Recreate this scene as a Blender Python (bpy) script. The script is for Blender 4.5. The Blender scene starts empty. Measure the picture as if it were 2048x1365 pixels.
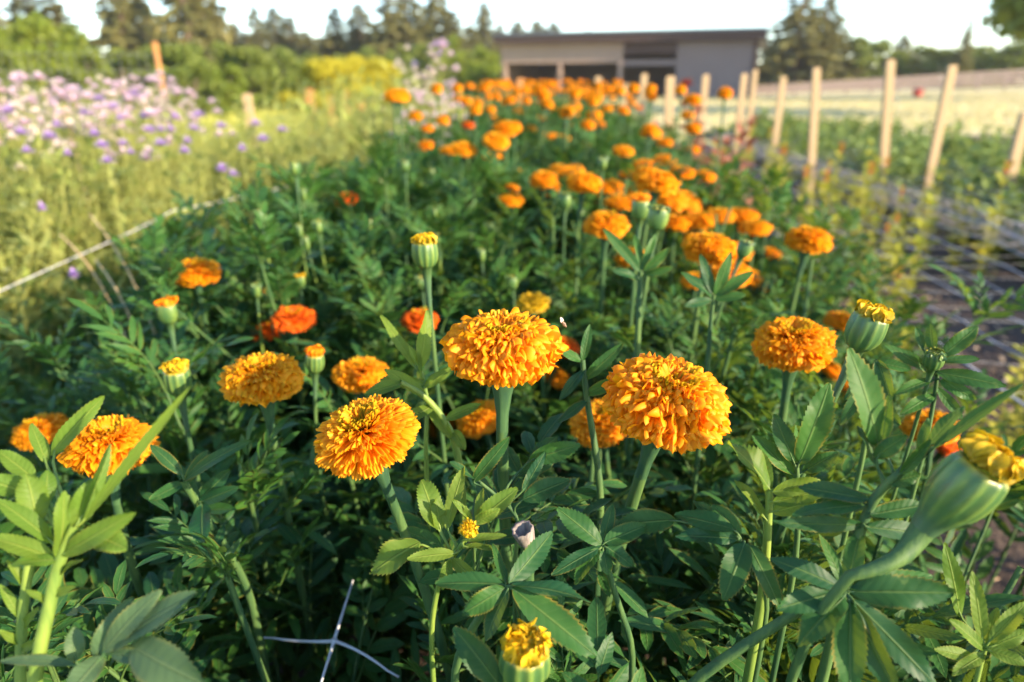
import bpy, math, random
import numpy as np
from mathutils import Vector
S = bpy.context.scene
COL = S.collection
R = math.radians
PI = math.pi

# ------------------------------------------------------------------ camera, sky, sun, exposure
PITCH = R(20.9)
CAM = np.array([0.0, 0.0, 1.0])
cam = bpy.data.cameras.new('camera')
cam.lens = 24.0; cam.sensor_width = 36.0; cam.clip_start = 0.02; cam.clip_end = 2000
cam.dof.use_dof = True; cam.dof.focus_distance = 0.435; cam.dof.aperture_fstop = 4.6
camo = bpy.data.objects.new('camera', cam); COL.objects.link(camo)
camo.location = CAM; camo.rotation_euler = (R(90) - PITCH, 0, 0)
S.camera = camo

SUN_EL = R(21.0)
SUN = np.array([0.86 * math.cos(SUN_EL), -0.51 * math.cos(SUN_EL), math.sin(SUN_EL)])
w = bpy.data.worlds.new('World'); S.world = w; w.use_nodes = True
wn = w.node_tree.nodes; sky = wn.new('ShaderNodeTexSky')
sky.sky_type = 'NISHITA'; sky.sun_disc = False
sky.sun_elevation = SUN_EL; sky.sun_rotation = math.atan2(SUN[0], SUN[1])
sky.air_density = 1.0; sky.dust_density = 0.4; sky.ozone_density = 3.0
wn['Background'].inputs['Strength'].default_value = 0.15
w.node_tree.links.new(sky.outputs[0], wn['Background'].inputs['Color'])
sl = bpy.data.lights.new('sun', 'SUN'); sl.energy = 4.4; sl.angle = R(0.5); sl.color = (1.0, 0.80, 0.55)
so = bpy.data.objects.new('sun', sl); COL.objects.link(so)
so.rotation_euler = Vector(-SUN).to_track_quat('-Z', 'Y').to_euler(); so.location = (20, -15, 12)
S.view_settings.view_transform = 'Standard'; S.view_settings.look = 'None'
S.view_settings.gamma = 1.0; S.view_settings.exposure = 1.78
S.render.engine = 'CYCLES'
S.cycles.use_denoising = True
S.cycles.max_bounces = 6; S.cycles.diffuse_bounces = 5; S.cycles.glossy_bounces = 2; S.cycles.transmission_bounces = 3
S.cycles.caustics_reflective = False; S.cycles.caustics_refractive = False

# ------------------------------------------------------------------ projection helpers (photograph pixels, 2048 x 1365)
F = 24.0 / 36.0 * 2048
CP, SP = math.cos(PITCH), math.sin(PITCH)
FW = np.array([0, CP, -SP]); RT = np.array([1.0, 0, 0]); UP = np.array([0, SP, CP])
def ray(px, py): return FW + (px - 1024) / F * RT - (py - 682.5) / F * UP
def un(px, py, Z): return CAM + Z * ray(px, py)
def at(px, py, Y):
    d = ray(px, py); return CAM + d * (Y / d[1])
def proj(V):
    d = np.asarray(V) - CAM
    z = d @ FW
    zz = np.where(np.abs(z) < 1e-4, 1e-4, z)
    return 1024 + F * (d @ RT) / zz, 682.5 - F * (d @ UP) / zz, z
BEDV = np.array([0.048, 1.0, 0.0])             # direction in which the beds run
def bed(u, v, z=0.0): return np.array([u + 0.048 * v, v, z])

# ------------------------------------------------------------------ mesh builder
class MB:
    def __init__(s): s.V, s.F, s.A, s.n = [], [], [], 0
    def add(s, V, Fc, A=None):
        V = np.asarray(V, float)
        s.V.append(V); s.F.append(np.asarray(Fc) + s.n)
        s.A.append(np.zeros((len(V), 3)) if A is None else np.asarray(A, float)); s.n += len(V)
        return s
    def mesh(s, name, m, smooth=True):
        me = bpy.data.meshes.new(name)
        if s.n:
            V = np.vstack(s.V); A = np.vstack(s.A)
            me.vertices.add(len(V)); me.vertices.foreach_set('co', V.ravel().astype(np.float32))
            cnt = np.concatenate([np.full(len(f), f.shape[1]) for f in s.F])
            idx = np.concatenate([f.ravel() for f in s.F])
            me.loops.add(len(idx)); me.loops.foreach_set('vertex_index', idx.astype(np.int32))
            me.polygons.add(len(cnt))
            st = np.concatenate([[0], np.cumsum(cnt)[:-1]])
            me.polygons.foreach_set('loop_start', st.astype(np.int32))
            at_ = me.attributes.new('lf', 'FLOAT_VECTOR', 'POINT'); at_.data.foreach_set('vector', A.ravel().astype(np.float32))
            me.update(calc_edges=True)
            me.polygons.foreach_set('use_smooth', np.full(len(cnt), smooth))
        me.materials.append(m)
        return me
_GF = {}
def gridF(nt, nu, wrap=False):
    k = (nt, nu, wrap)
    if k not in _GF:
        W = nu if wrap else nu + 1
        i, j = np.meshgrid(np.arange(nt), np.arange(nu), indexing='ij'); i = i.ravel(); j = j.ravel(); j2 = (j + 1) % W if wrap else j + 1
        _GF[k] = np.stack([i * W + j, i * W + j2, (i + 1) * W + j2, (i + 1) * W + j], 1)
    return _GF[k]
def nrm(v): v = np.asarray(v, float); return v / (np.linalg.norm(v) + 1e-9)
def basis(x, z):
    x = nrm(x); z = np.asarray(z, float); z = z - x * (z @ x)
    if np.linalg.norm(z) < 1e-5: z = np.array([0.3, 0.2, 1.0]); z = z - x * (z @ x)
    z = nrm(z); return np.stack([x, np.cross(z, x), z])         # rows
def zframe(a, spin=0.0):
    b = basis(a, [1, 0.1, 0]); z = b[0]; x0 = b[2]; y0 = np.cross(z, x0)
    x = x0 * math.cos(spin) + y0 * math.sin(spin); return np.stack([x, np.cross(z, x), z])
def tube(mb, P, r, n=6, rnd=0.5, ribs=0):
    P = np.asarray(P, float); k = len(P); r = np.full(k, r) if np.isscalar(r) else np.asarray(r, float)
    T = np.gradient(P, axis=0); ph = np.arange(n) / n * 2 * PI
    x = np.cross(T[0], [0.31, 0.9, 0.2]); V = []
    for i in range(k):
        t = nrm(T[i]); x = nrm(x - t * (x @ t)); y = np.cross(t, x)
        rr = r[i] * (1 + ribs * np.cos(ph * max(3, n // 2)))
        V.append(P[i] + (rr * np.cos(ph))[:, None] * x + (rr * np.sin(ph))[:, None] * y)
    A = np.zeros((k * n, 3)); A[:, 1] = np.repeat(np.linspace(0, 1, k), n); A[:, 2] = rnd
    mb.add(np.vstack(V), gridF(k - 1, n, True), A)
def bez(a, b, c, d, k=10):
    t = np.linspace(0, 1, k)[:, None]; a, b, c, d = map(np.asarray, (a, b, c, d))
    return a * (1 - t) ** 3 + 3 * b * t * (1 - t) ** 2 + 3 * c * t * t * (1 - t) + d * t ** 3
def box(mb, lo, hi, rot=None, org=(0, 0, 0), rnd=0.5, bev=0.0):
    lo = np.asarray(lo, float); hi = np.asarray(hi, float)
    c = np.array([[x, y, z] for z in (0, 1) for y in (0, 1) for x in (0, 1)], float) * (hi - lo) + lo
    if rot is not None: c = c @ rot
    A = np.zeros((8, 3)); A[:, 2] = rnd; A[:, 1] = [0, 0, 0, 0, 1, 1, 1, 1]
    mb.add(c + np.asarray(org), [[0, 2, 3, 1], [4, 5, 7, 6], [0, 1, 5, 4], [2, 6, 7, 3], [0, 4, 6, 2], [1, 3, 7, 5]], A)
def lathe(mb, rz, n=16, ribs=0, amp=0.05, rot=None, org=(0, 0, 0), rnd=0.5, aamp=None):
    ph = np.arange(n) / n * 2 * PI; V = []
    k = len(rz)
    for i, (r, z) in enumerate(rz):
        a = amp if aamp is None else aamp[i]
        rr = r * (1 + (a * np.cos(ph * ribs) if ribs else 0))
        V.append(np.stack([rr * np.cos(ph), rr * np.sin(ph), np.full(n, z)], 1))
    V = np.vstack(V); A = np.zeros((len(V), 3)); A[:, 1] = np.repeat(np.linspace(0, 1, k), n); A[:, 2] = rnd
    A[:, 0] = np.tile(np.cos(ph * ribs) if ribs else np.zeros(n), k)
    if rot is not None: V = V @ rot
    mb.add(V + np.asarray(org), gridF(k - 1, n, True), A)
def smooth(x, a, b):
    t = np.clip((x - a) / (b - a), 0, 1); return t * t * (3 - 2 * t)

# ------------------------------------------------------------------ objects
def thing(name, label, cat, loc=(0, 0, 0), group=None, kind=None):
    o = bpy.data.objects.new(name, None); COL.objects.link(o); o.location = loc; o.empty_display_size = 0.02
    o['label'] = label; o['category'] = cat
    if group: o['group'] = group
    if kind: o['kind'] = kind
    return o
def part(name, me, parent, label=None, kind=None):
    o = bpy.data.objects.new(name, me); COL.objects.link(o); o.parent = parent
    if label: o['label'] = label
    if kind: o['kind'] = kind
    return o
def solo(name, me, label, cat, loc=(0, 0, 0), group=None, kind=None):
    o = bpy.data.objects.new(name, me); COL.objects.link(o); o.location = loc
    if label: o['label'] = label
    if cat: o['category'] = cat
    if group: o['group'] = group
    if kind: o['kind'] = kind
    return o
def dup(o, loc, rz=0.0, sc=1.0, label=None, group=None, parent=None):
    c = o.copy(); COL.objects.link(c)
    if parent is None:
        c.location = loc; c.rotation_euler = (0, 0, rz); c.scale = (sc, sc, sc)
        if label: c['label'] = label
        if group: c['group'] = group
    else: c.parent = parent
    for ch in list(o.children): dup(ch, None, parent=c)
    return c

# ------------------------------------------------------------------ materials
class G:
    def __init__(s, name):
        s.m = bpy.data.materials.new(name); s.m.use_nodes = True; s.t = s.m.node_tree; s.t.nodes.clear()
    def n(s, t, ins=None, **props):
        nd = s.t.nodes.new('ShaderNode' + t)
        for k, v in props.items(): setattr(nd, k, v)
        for k, v in (ins or {}).items():
            if hasattr(v, 'is_output'): s.t.links.new(v, nd.inputs[k])
            else: nd.inputs[k].default_value = v
        return nd.outputs[0] if len(nd.outputs) else None
    def math(s, op, a, b=0.0, c=None):
        d = {0: a, 1: b}
        if c is not None: d[2] = c
        return s.n('Math', d, operation=op)
    def mix(s, f, a, b, mode='MIX'):
        nd = s.t.nodes.new('ShaderNodeMix'); nd.data_type = 'RGBA'; nd.blend_type = mode; nd.clamp_factor = True
        for i, v in ((0, f), (6, a), (7, b)):
            if hasattr(v, 'is_output'): s.t.links.new(v, nd.inputs[i])
            elif i == 0: nd.inputs[0].default_value = v
            else: nd.inputs[i].default_value = (*v, 1)
        return nd.outputs[2]
    def ramp(s, v, a, b, c=0.0, d=1.0, sm=True):
        return s.n('MapRange', {0: v, 1: a, 2: b, 3: c, 4: d}, interpolation_type='SMOOTHSTEP' if sm else 'LINEAR')
    def noise(s, scale, detail=3.0, vec=None, rough=0.55):
        ins = {'Scale': scale, 'Detail': detail, 'Roughness': rough}
        ins['Vector'] = vec if vec is not None else s.obj()
        return s.n('TexNoise', ins)
    def obj(s):
        nd = s.t.nodes.new('ShaderNodeTexCoord'); return nd.outputs['Object']
    def lf(s):
        a = s.t.nodes.new('ShaderNodeAttribute'); a.attribute_name = 'lf'
        x = s.t.nodes.new('ShaderNodeSeparateXYZ'); s.t.links.new(a.outputs['Vector'], x.inputs[0]); return x.outputs
    def rand(s):
        o = s.t.nodes.new('ShaderNodeObjectInfo'); return o.outputs['Random']
    def bump(s, h, st=0.3, dist=0.002):
        return s.n('Bump', {'Height': h, 'Strength': st, 'Distance': dist})
    def out(s, col, rough=0.5, nor=None, trans=0.0, tcol=None, spec=0.5, metal=0.0):
        ins = {'Base Color': col if hasattr(col, 'is_output') else (*col, 1), 'Roughness': rough, 'Specular IOR Level': spec, 'Metallic': metal}
        if nor is not None: ins['Normal'] = nor
        sh = s.n('BsdfPrincipled', ins)
        if trans:
            ti = {'Color': (tcol if hasattr(tcol, 'is_output') else (*tcol, 1))}
            if nor is not None: ti['Normal'] = nor
            tr = s.n('BsdfTranslucent', ti)
            sh = s.n('MixShader', {0: trans, 1: sh, 2: tr})
        s.n('OutputMaterial', {0: sh}); return s.m

def leaf_mat(name, c1, c2, vein, edge, trans=0.3, tcol=(0.25, 0.35, 0.03), rough=0.5, nsc=30, spec=0.2, edgeamt=0.6):
    g = G(name); u, t, rnd = g.lf(); au = g.math('ABSOLUTE', u)
    n1 = g.noise(nsc, 3); n2 = g.noise(nsc * 4, 2)
    f = g.math('ADD', g.math('MULTIPLY', rnd, 0.75), g.math('MULTIPLY_ADD', n1, 0.7, -0.25))
    f = g.math('ADD', f, g.math('MULTIPLY_ADD', g.rand(), 0.3, -0.15))
    c = g.mix(f, c1, c2)
    mid = g.ramp(au, 0.03, 0.11, 1, 0); c = g.mix(g.math('MULTIPLY', mid, 0.55), c, vein)
    sv = g.math('SINE', g.math('MULTIPLY', g.math('SUBTRACT', t, g.math('MULTIPLY', au, 0.12)), 55.0))
    c = g.mix(g.math('MULTIPLY', g.ramp(sv, 0.85, 1.0), 0.10), c, vein)
    ed = g.math('MULTIPLY', g.ramp(au, 0.80, 1.0), g.ramp(n1, 0.47, 0.62)); c = g.mix(g.math('MULTIPLY', ed, edgeamt), c, edge)
    spot = g.ramp(n2, 0.66, 0.74); c = g.mix(g.math('MULTIPLY', spot, 0.35), c, vein)
    h = g.math('ADD', g.math('MULTIPLY', sv, 0.05), g.math('MULTIPLY', n1, 1.3)); h = g.math('SUBTRACT', h, g.math('MULTIPLY', mid, 0.6))
    return g.out(c, g.math('MULTIPLY_ADD', n1, 0.35, rough - 0.17), g.bump(h, 0.55, 0.0014), trans, g.mix(0.5, c, tcol), spec)
def petal_mat(name, deep, main, tip, trans=0.35, var=0.25):
    g = G(name); u, t, rnd = g.lf()
    n1 = g.noise(90, 3)
    st = g.math('SINE', g.math('MULTIPLY', u, 16.0))
    c = g.mix(g.ramp(t, 0.25, 0.8), deep, main); c = g.mix(g.math('MULTIPLY', g.ramp(t, 0.92, 1.0), 0.3), c, tip)
    c = g.mix(g.math('MULTIPLY', g.ramp(t, 0.74, 1.0), g.math('MULTIPLY_ADD', rnd, 0.6, 0.3)), c, tip)
    c = g.mix(g.math('MULTIPLY', g.math('ABSOLUTE', g.math('SUBTRACT', rnd, 0.5)), var), c, deep)
    c = g.mix(g.math('MULTIPLY', g.rand(), 0.12), c, deep)
    h = g.math('ADD', g.math('MULTIPLY', st, 0.3), n1)
    return g.out(c, 0.55, g.bump(h, 0.15, 0.0006), trans, g.mix(0.2, c, tip), 0.3)
def plain(name, c1, c2, scale=20, rough=0.6, bumpd=0.002, trans=0.0, stretch=None, spec=0.4, rnda=0.0):
    g = G(name); v = g.obj()
    if stretch: v = g.n('Mapping', {'Vector': v, 'Scale': stretch})
    n1 = g.noise(scale, 5, v); f = g.ramp(n1, 0.3, 0.7)
    if rnda: f = g.math('ADD', f, g.math('MULTIPLY_ADD', g.rand(), rnda, -rnda / 2))
    c = g.mix(f, c1, c2)
    return g.out(c, rough, g.bump(n1, 0.5, bumpd), trans, c, spec)

M = {}
M['leaf'] = leaf_mat('marigold leaf', (0.012, 0.060, 0.024), (0.042, 0.125, 0.020), (0.12, 0.19, 0.05), (0.30, 0.20, 0.03), 0.3, (0.30, 0.40, 0.02))
M['leaf_young_lit'] = leaf_mat('young sunlit marigold leaf', (0.075, 0.155, 0.02), (0.14, 0.21, 0.03), (0.26, 0.33, 0.06), (0.22, 0.22, 0.04), 0.42, (0.55, 0.60, 0.03), nsc=22)  # yellowed and brightened: the left edge shoot's sunlight is put into its colour
M['leaf_grey'] = leaf_mat('grey green marigold leaf', (0.045, 0.095, 0.045), (0.075, 0.13, 0.055), (0.14, 0.20, 0.08), (0.22, 0.20, 0.05), 0.27, (0.22, 0.33, 0.04), nsc=22)
M['stem'] = plain('marigold stem', (0.028, 0.075, 0.028), (0.075, 0.135, 0.035), 35, 0.6, 0.0015, stretch=(5, 5, 0.5), spec=.25)
M['stem_young'] = plain('young marigold stem', (0.10, 0.18, 0.03), (0.20, 0.28, 0.045), 35, 0.55, 0.001, trans=0.12, stretch=(4, 4, 0.6))
M['calyx'] = plain('marigold calyx', (0.024, 0.066, 0.034), (0.046, 0.105, 0.038), 60, 0.5, 0.0006, stretch=(3, 3, 0.5))
M['petal_o'] = petal_mat('orange petal', (0.92, 0.25, 0.002), (0.95, 0.355, 0.003), (0.97, 0.44, 0.010), 0.5)
M['petal_y'] = petal_mat('golden petal', (0.92, 0.29, 0.002), (0.95, 0.375, 0.004), (0.97, 0.50, 0.014), 0.5)
M['petal_r'] = petal_mat('red orange petal', (0.78, 0.06, 0.002), (0.88, 0.115, 0.003), (0.92, 0.22, 0.006), 0.42)
M['centre'] = petal_mat('olive flower centre', (0.22, 0.14, 0.003), (0.42, 0.26, 0.004), (0.68, 0.42, 0.01), 0.2)
M['budtip'] = petal_mat('yellow bud tip', (0.36, 0.24, 0.005), (0.66, 0.40, 0.006), (0.78, 0.50, 0.012), 0.2)
def bud_mat():
    g = G('ribbed bud calyx'); u, t, rnd = g.lf(); n1 = g.noise(60, 3)
    c = g.mix(g.ramp(g.math('ADD', g.math('MULTIPLY', u, 0.28), g.math('MULTIPLY', n1, 1.1)), 0.30, 1.0), (0.05, 0.12, 0.035), (0.15, 0.23, 0.045))
    c = g.mix(g.math('MULTIPLY', g.ramp(t, 0.80, 1.0), g.ramp(n1, 0.3, 0.55)), c, (0.55, 0.38, 0.02))
    c = g.mix(g.ramp(t, 0.42, 0.05, 0, 0.9), c, (0.055, 0.115, 0.06))
    return g.out(c, 0.42, g.bump(n1, 0.3, 0.0006), 0.1, (0.3, 0.4, 0.05), 0.5)
M['bud'] = bud_mat()

# ------------------------------------------------------------------ plant geometry
def leaflet(L, W, nt, nu, rng, fold=0.3, bend=0.4, twist=0.0, serr=0.05, wave=0.08, rnd=None):
    t = np.linspace(0, 1, nt + 1); u = np.linspace(-1, 1, nu + 1)
    pr = t ** 0.62 * (1 - t) ** 0.72; pr = pr / pr.max(); wv = W * np.maximum(pr, 0.035) * (1 - 0.9 * (t > 0.999))
    if nt < 4: serr = 0
    tooth = 1 + serr * ((np.arange(nt + 1) % 2) * 2 - 1) * (t > 0.12) * (t < 0.97)
    b = bend if abs(bend) > 1e-3 else 1e-3
    X = L * np.sin(b * t) / b; Zc = -L * (1 - np.cos(b * t)) / b; sl_ = b * t
    uu = np.tile(u, (nt + 1, 1)); edge = np.abs(uu) > 0.999
    ww = wv[:, None] * np.where(edge, tooth[:, None], 1.0)
    y = uu * ww
    ph = rng.random() * 6; ph2 = rng.random() * 6
    zz = np.abs(uu) * wv[:, None] * fold + wave * W * np.sin(3.1 * PI * t[:, None] + ph + (uu > 0) * 1.3) * uu ** 2 + wave * 0.5 * W * np.sin(5 * t[:, None] + ph2) * uu
    # keep midrib line exact, twist round it
    a = twist * t[:, None]; y, zz = y * np.cos(a) - zz * np.sin(a), y * np.sin(a) + zz * np.cos(a)
    dx = np.where(edge, -serr * 1.4 * W * ((np.arange(nt + 1) % 2) * 2 - 1)[:, None] * -1, 0) * (t[:, None] > 0.1) * (t[:, None] < 0.97)
    V = np.stack([X[:, None] + zz * np.sin(sl_)[:, None] + dx, y, Zc[:, None] + zz * np.cos(sl_)[:, None]], 2).reshape(-1, 3)
    A = np.stack([uu, np.repeat(t[:, None], nu + 1, 1), np.full_like(uu, rng.random() if rnd is None else rnd)], 2).reshape(-1, 3)
    return V, gridF(nt, nu), A

def pinnate(seed, npair, L, ll, lw, nt, nu, bend=0.6):
    rng = np.random.default_rng(seed); mb = MB()
    tt = np.linspace(0, 1, 8); X = L * np.sin(bend * tt) / bend; Z = -L * (1 - np.cos(bend * tt)) / bend + 0.10 * L * tt
    P = np.stack([X, 0.02 * L * np.sin(tt * 5 + seed), Z], 1)
    tube(mb, P, np.linspace(0.0016, 0.0007, 8) * (L / 0.13), 4, 0.9)
    def pt(s):
        i = min(int(s * 7), 6); f = s * 7 - i; return P[i] * (1 - f) + P[i + 1] * f, nrm(P[i + 1] - P[i])
    rb = rng.random()
    for i in range(npair):
        s = 0.22 + 0.74 * i / max(1, npair - 0.5)
        for sd in (-1, 1):
            o, d = pt(min(1, s + rng.normal(0, 0.015)))
            an = R(58 - 22 * s + rng.normal(0, 7)); sid = np.array([0, sd, 0.22 + rng.normal(0, 0.16)])
            x = d * math.cos(an) + sid * math.sin(an)
            sc = (0.62 + 0.38 * math.sin(PI * min(1, 0.22 + s * 0.75))) * rng.uniform(0.85, 1.12)
            V, Fc, A = leaflet(ll * sc, lw * sc, nt, nu, rng, rng.uniform(0.1, 0.5), rng.uniform(0.1, 0.9), rng.normal(0, 0.35), rnd=np.clip(rb + rng.normal(0, 0.15), 0, 1))
            up = np.array([0, 0, 1.0]) + rng.normal(0, 0.18, 3)
            mb.add(V @ basis(x, up) + o, Fc, A)
    o, d = pt(1.0)
    V, Fc, A = leaflet(ll * 1.1, lw * 1.05, nt, nu, rng, 0.25, rng.uniform(0.2, 0.8), rng.normal(0, 0.3), rnd=rb)
    mb.add(V @ basis(d, [0, 0, 1]) + o, Fc, A)
    return np.vstack(mb.V), [f for f in mb.F], np.vstack(mb.A)
def lib(n, s0, nt, nu):
    out = []
    for i in range(n):
        r = random.Random(s0 + i)
        out.append(pinnate(s0 + i, r.choice([4, 5, 5, 6]), r.uniform(0.10, 0.135), r.uniform(0.040, 0.054), r.uniform(0.0050, 0.0074), nt, nu, r.uniform(0.3, 1.0)))
    return out
LEAF_HI = lib(9, 100, 12, 4)
LEAF_MD = lib(8, 200, 7, 2)
LEAF_LO = lib(6, 300, 3, 2)
def put_leaf(mb, lf, o, x, up, sc):
    V, Fs, A = lf; V = V @ basis(x, up) * sc + o
    n0 = mb.n; mb.V.append(V); mb.A.append(A); mb.n += len(V)
    for f in Fs: mb.F.append(f + n0)

CLEAR = []          # (px, py, radius, depth): leaves nearer than depth may not cover these
def blocked(V, near=0.0):
    px, py, z = proj(V)
    if near and ((z < near) & (z > 0) & (px > -60) & (px < 2110) & (py > -60) & (py < 1420)).any(): return True
    for (cx, cy, r, Z) in CLEAR:
        if ((px - cx) ** 2 + (py - cy) ** 2 < r * r).any():
            m = ((px - cx) ** 2 + (py - cy) ** 2 < r * r) & (z < Z) & (z > 0)
            if m.any(): return True
    return False

def foliage(rng, height, lv, nbr=5, org=None, sc=1.0, lean=(0, 0), near=0.0, stem_r=0.006, top=True, spacing=0.062, start=0.2):
    """stem and leaves of a bushy plant, base at the local origin; org is its world place when leaves have to keep clear of flowers"""
    st, lf = MB(), MB()
    def shoot(p0, d0, length, r0, n_first, depth):
        k = 7; d = nrm(d0); P = [np.asarray(p0, float)]
        for i in range(k - 1):
            d = nrm(d + np.array([0, 0, 0.10 if depth else 0.0]) + rng.normal(0, 0.05, 3)); P.append(P[-1] + d * length / (k - 1))
        P = np.array(P)
        if org is not None and depth and blocked(P + org, near): 
            return
        tube(st, P, np.linspace(r0, r0 * 0.45, k), 5 if org is None else 6, rng.random())
        s = n_first; az = rng.random() * PI; nodes = []
        while s < 1.0:
            i = min(int(s * (k - 1)), k - 2); f = s * (k - 1) - i; q = P[i] * (1 - f) + P[i + 1] * f; td = nrm(P[i + 1] - P[i])
            nodes.append((s, q, td, az))
            for sd in (0, PI):
                a = az + sd + rng.normal(0, 0.25); el = R(rng.uniform(8, 48)) + 0.5 * s
                x = np.array([math.cos(a) * math.cos(el), math.sin(a) * math.cos(el), math.sin(el)]) + td * 0.2
                l = lv[rng.integers(len(lv))]; z = sc * rng.uniform(0.75, 1.15) * (1.0 if s < 0.75 else 0.72)
                if org is not None:
                    b = basis(x, [0, 0, 1]); 
                    if blocked(l[0][::9] @ b * z + q + org, near): continue
                put_leaf(lf, l, q, x, np.array([0, 0, 1.0]) + rng.normal(0, 0.15, 3), z)
            az += PI / 2 + rng.normal(0, 0.2); s += spacing / length * rng.uniform(0.85, 1.2)
        if top:
            for j in range(3):
                a = rng.random() * 2 * PI; l = lv[rng.integers(len(lv))]; x = np.array([math.cos(a) * 0.45, math.sin(a) * 0.45, 1.0])
                if org is not None and blocked(l[0][::9] @ basis(x, [0.1, 0, 1]) * sc * 0.5 + P[-1] + org, near): continue
                put_leaf(lf, l, P[-1], x, [0.1, 0, 1], sc * rng.uniform(0.4, 0.6))
        return nodes
    nd = shoot((0, 0, 0), (lean[0], lean[1], 1), height, stem_r, start, 0)
    pick = [n for n in nd if n[0] < 0.78]
    for b in range(nbr):
        s, q, td, az = pick[int(b / nbr * len(pick))] if pick else nd[0]
        a = az + b * 2.4 + rng.normal(0, 0.3)
        shoot(q, np.array([math.cos(a), math.sin(a), 0.95]), max(0.12, (height - q[2]) * rng.uniform(0.75, 1.1)), stem_r * 0.6, 0.3, 1)
    return st, lf

# ------------------------------------------------------------------ flower heads
def pompom(seed, D, nt, nu, dens=1.0, flat=0.55, curl=1.0, wid=1.0, quill=0.0, low=0.62):
    """ruffled marigold head; receptacle at origin, axis +z; returns petals and centre"""
    rng = np.random.default_rng(seed); a = D / 2; pet, cen = MB(), MB()
    rings = [(24, 13, 0), (31, 16, 0), (39, 19, 0), (48, 21, 0), (57, 23, 0), (66, 24, 0), (76, 25, 0), (86, 25, 0), (97, 24, 0), (109, 20, 0)]
    for ri, (th0, n, _) in enumerate(rings):
        n = max(5, int(n * dens)); off = rng.random() * 6
        for j in range(n):
            th = R(th0 + rng.normal(0, 4.5)); ph = off + (j + rng.normal(0, 0.22)) / n * 2 * PI
            er = np.array([math.sin(th) * math.cos(ph), math.sin(th) * math.sin(ph), math.cos(th)])
            et = np.array([math.cos(th) * math.cos(ph), math.cos(th) * math.sin(ph), -math.sin(th)]); ep = np.array([-math.sin(ph), math.cos(ph), 0])
            c, s_ = math.cos(th), math.sin(th)
            env = a / math.sqrt(s_ * s_ + (c / (flat if c > 0 else low)) ** 2) * np.clip(rng.normal(0.94, 0.05), .82, 1.0)
            k = (th0 - 16) / 94.0
            w0 = a * (0.08 + 0.125 * min(1, k * 1.8)) * rng.uniform(0.8, 1.3) * wid
            if quill: w0 *= 1 - 0.45 * quill
            B = curl * (0.55 + 0.5 * rng.random()) * (1.0 - 0.25 * k) + rng.normal(0, 0.12)
            s = 0.18 + 0.82 * (1 - (1 - np.linspace(0, 1, nt + 1)) ** 1.7); al = B * np.clip((s - 0.52) / 0.48, 0, 1) ** 1.3
            ds = env * np.diff(s)[:, None]
            dirs = np.cos(al)[:, None] * er + np.sin(al)[:, None] * et
            Cn = er * env * 0.18 + np.concatenate([[np.zeros(3)], np.cumsum(dirs[1:] * ds, 0)])
            nm = -np.cos(al)[:, None] * et + np.sin(al)[:, None] * er
            u = np.linspace(-1, 1, nu + 1)
            wv = w0 * (0.22 + 0.80 * smooth(s, 0.25, 0.78) + 0.12 * smooth(s, .8, 1)) * np.sqrt(1 - 0.40 * np.clip((s - .84) / .16, 0, 1) ** 2)
            tw = rng.normal(0, 0.22)
            kk = rng.uniform(2.5, 3.7); p1, p2 = rng.random(2) * 6; amp = rng.uniform(0.26, 0.44) * (1 - 0.3 * quill)
            cup = rng.uniform(-0.18, 0.10) + 0.9 * quill * rng.random() + (0.3 if ri < 3 else 0)
            sm = smooth(s, 0.55, 1.0)[:, None]
            off_n = wv[:, None] * (cup * (u ** 2)[None] * (1 - 0.7 * sm) + amp * sm * np.sin(kk * PI * u + p1)[None] + 0.13 * sm * np.sin(1.1 * PI * u + p2)[None])
            off_d = w0 * (sm ** 2) * (0.16 * np.sin(3.0 * u * PI + p2)[None] + 0.10 * np.sin(4.6 * u * PI + p1)[None] - 0.20 * (u ** 4)[None])
            V = Cn[:, None, :] + (wv[:, None] * u[None])[..., None] * (ep * math.cos(tw) + nm.mean(0) * math.sin(tw)) + off_n[..., None] * nm[:, None, :] + off_d[..., None] * dirs[:, None, :]
            A = np.stack([np.tile(u, (nt + 1, 1)), np.repeat(s[:, None], nu + 1, 1), np.full((nt + 1, nu + 1), rng.random())], 2)
            pet.add(V.reshape(-1, 3), gridF(nt, nu), A.reshape(-1, 3))
    m = int(64 * dens)
    for j in range(m):
        rr = a * 0.33 * math.sqrt((j + 0.5) / m); ph = j * 2.39996
        p0 = np.array([rr * 0.5 * math.cos(ph), rr * 0.5 * math.sin(ph), a * 0.12]); hgt = a * flat * rng.uniform(0.62, 0.90) * (0.68 + 0.5 * rr / (a * 0.33))
        p1 = np.array([rr * 1.15 * math.cos(ph), rr * 1.15 * math.sin(ph), hgt])
        P = bez(p0, p0 + [0, 0, hgt * 0.4], p1 - [0, 0, hgt * 0.3], p1, 5)
        tube(cen, P, a * np.array([0.016, 0.018, 0.02, 0.026, 0.034]) * rng.uniform(0.8, 1.3), 6, rng.random())
    return pet, cen

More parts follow.
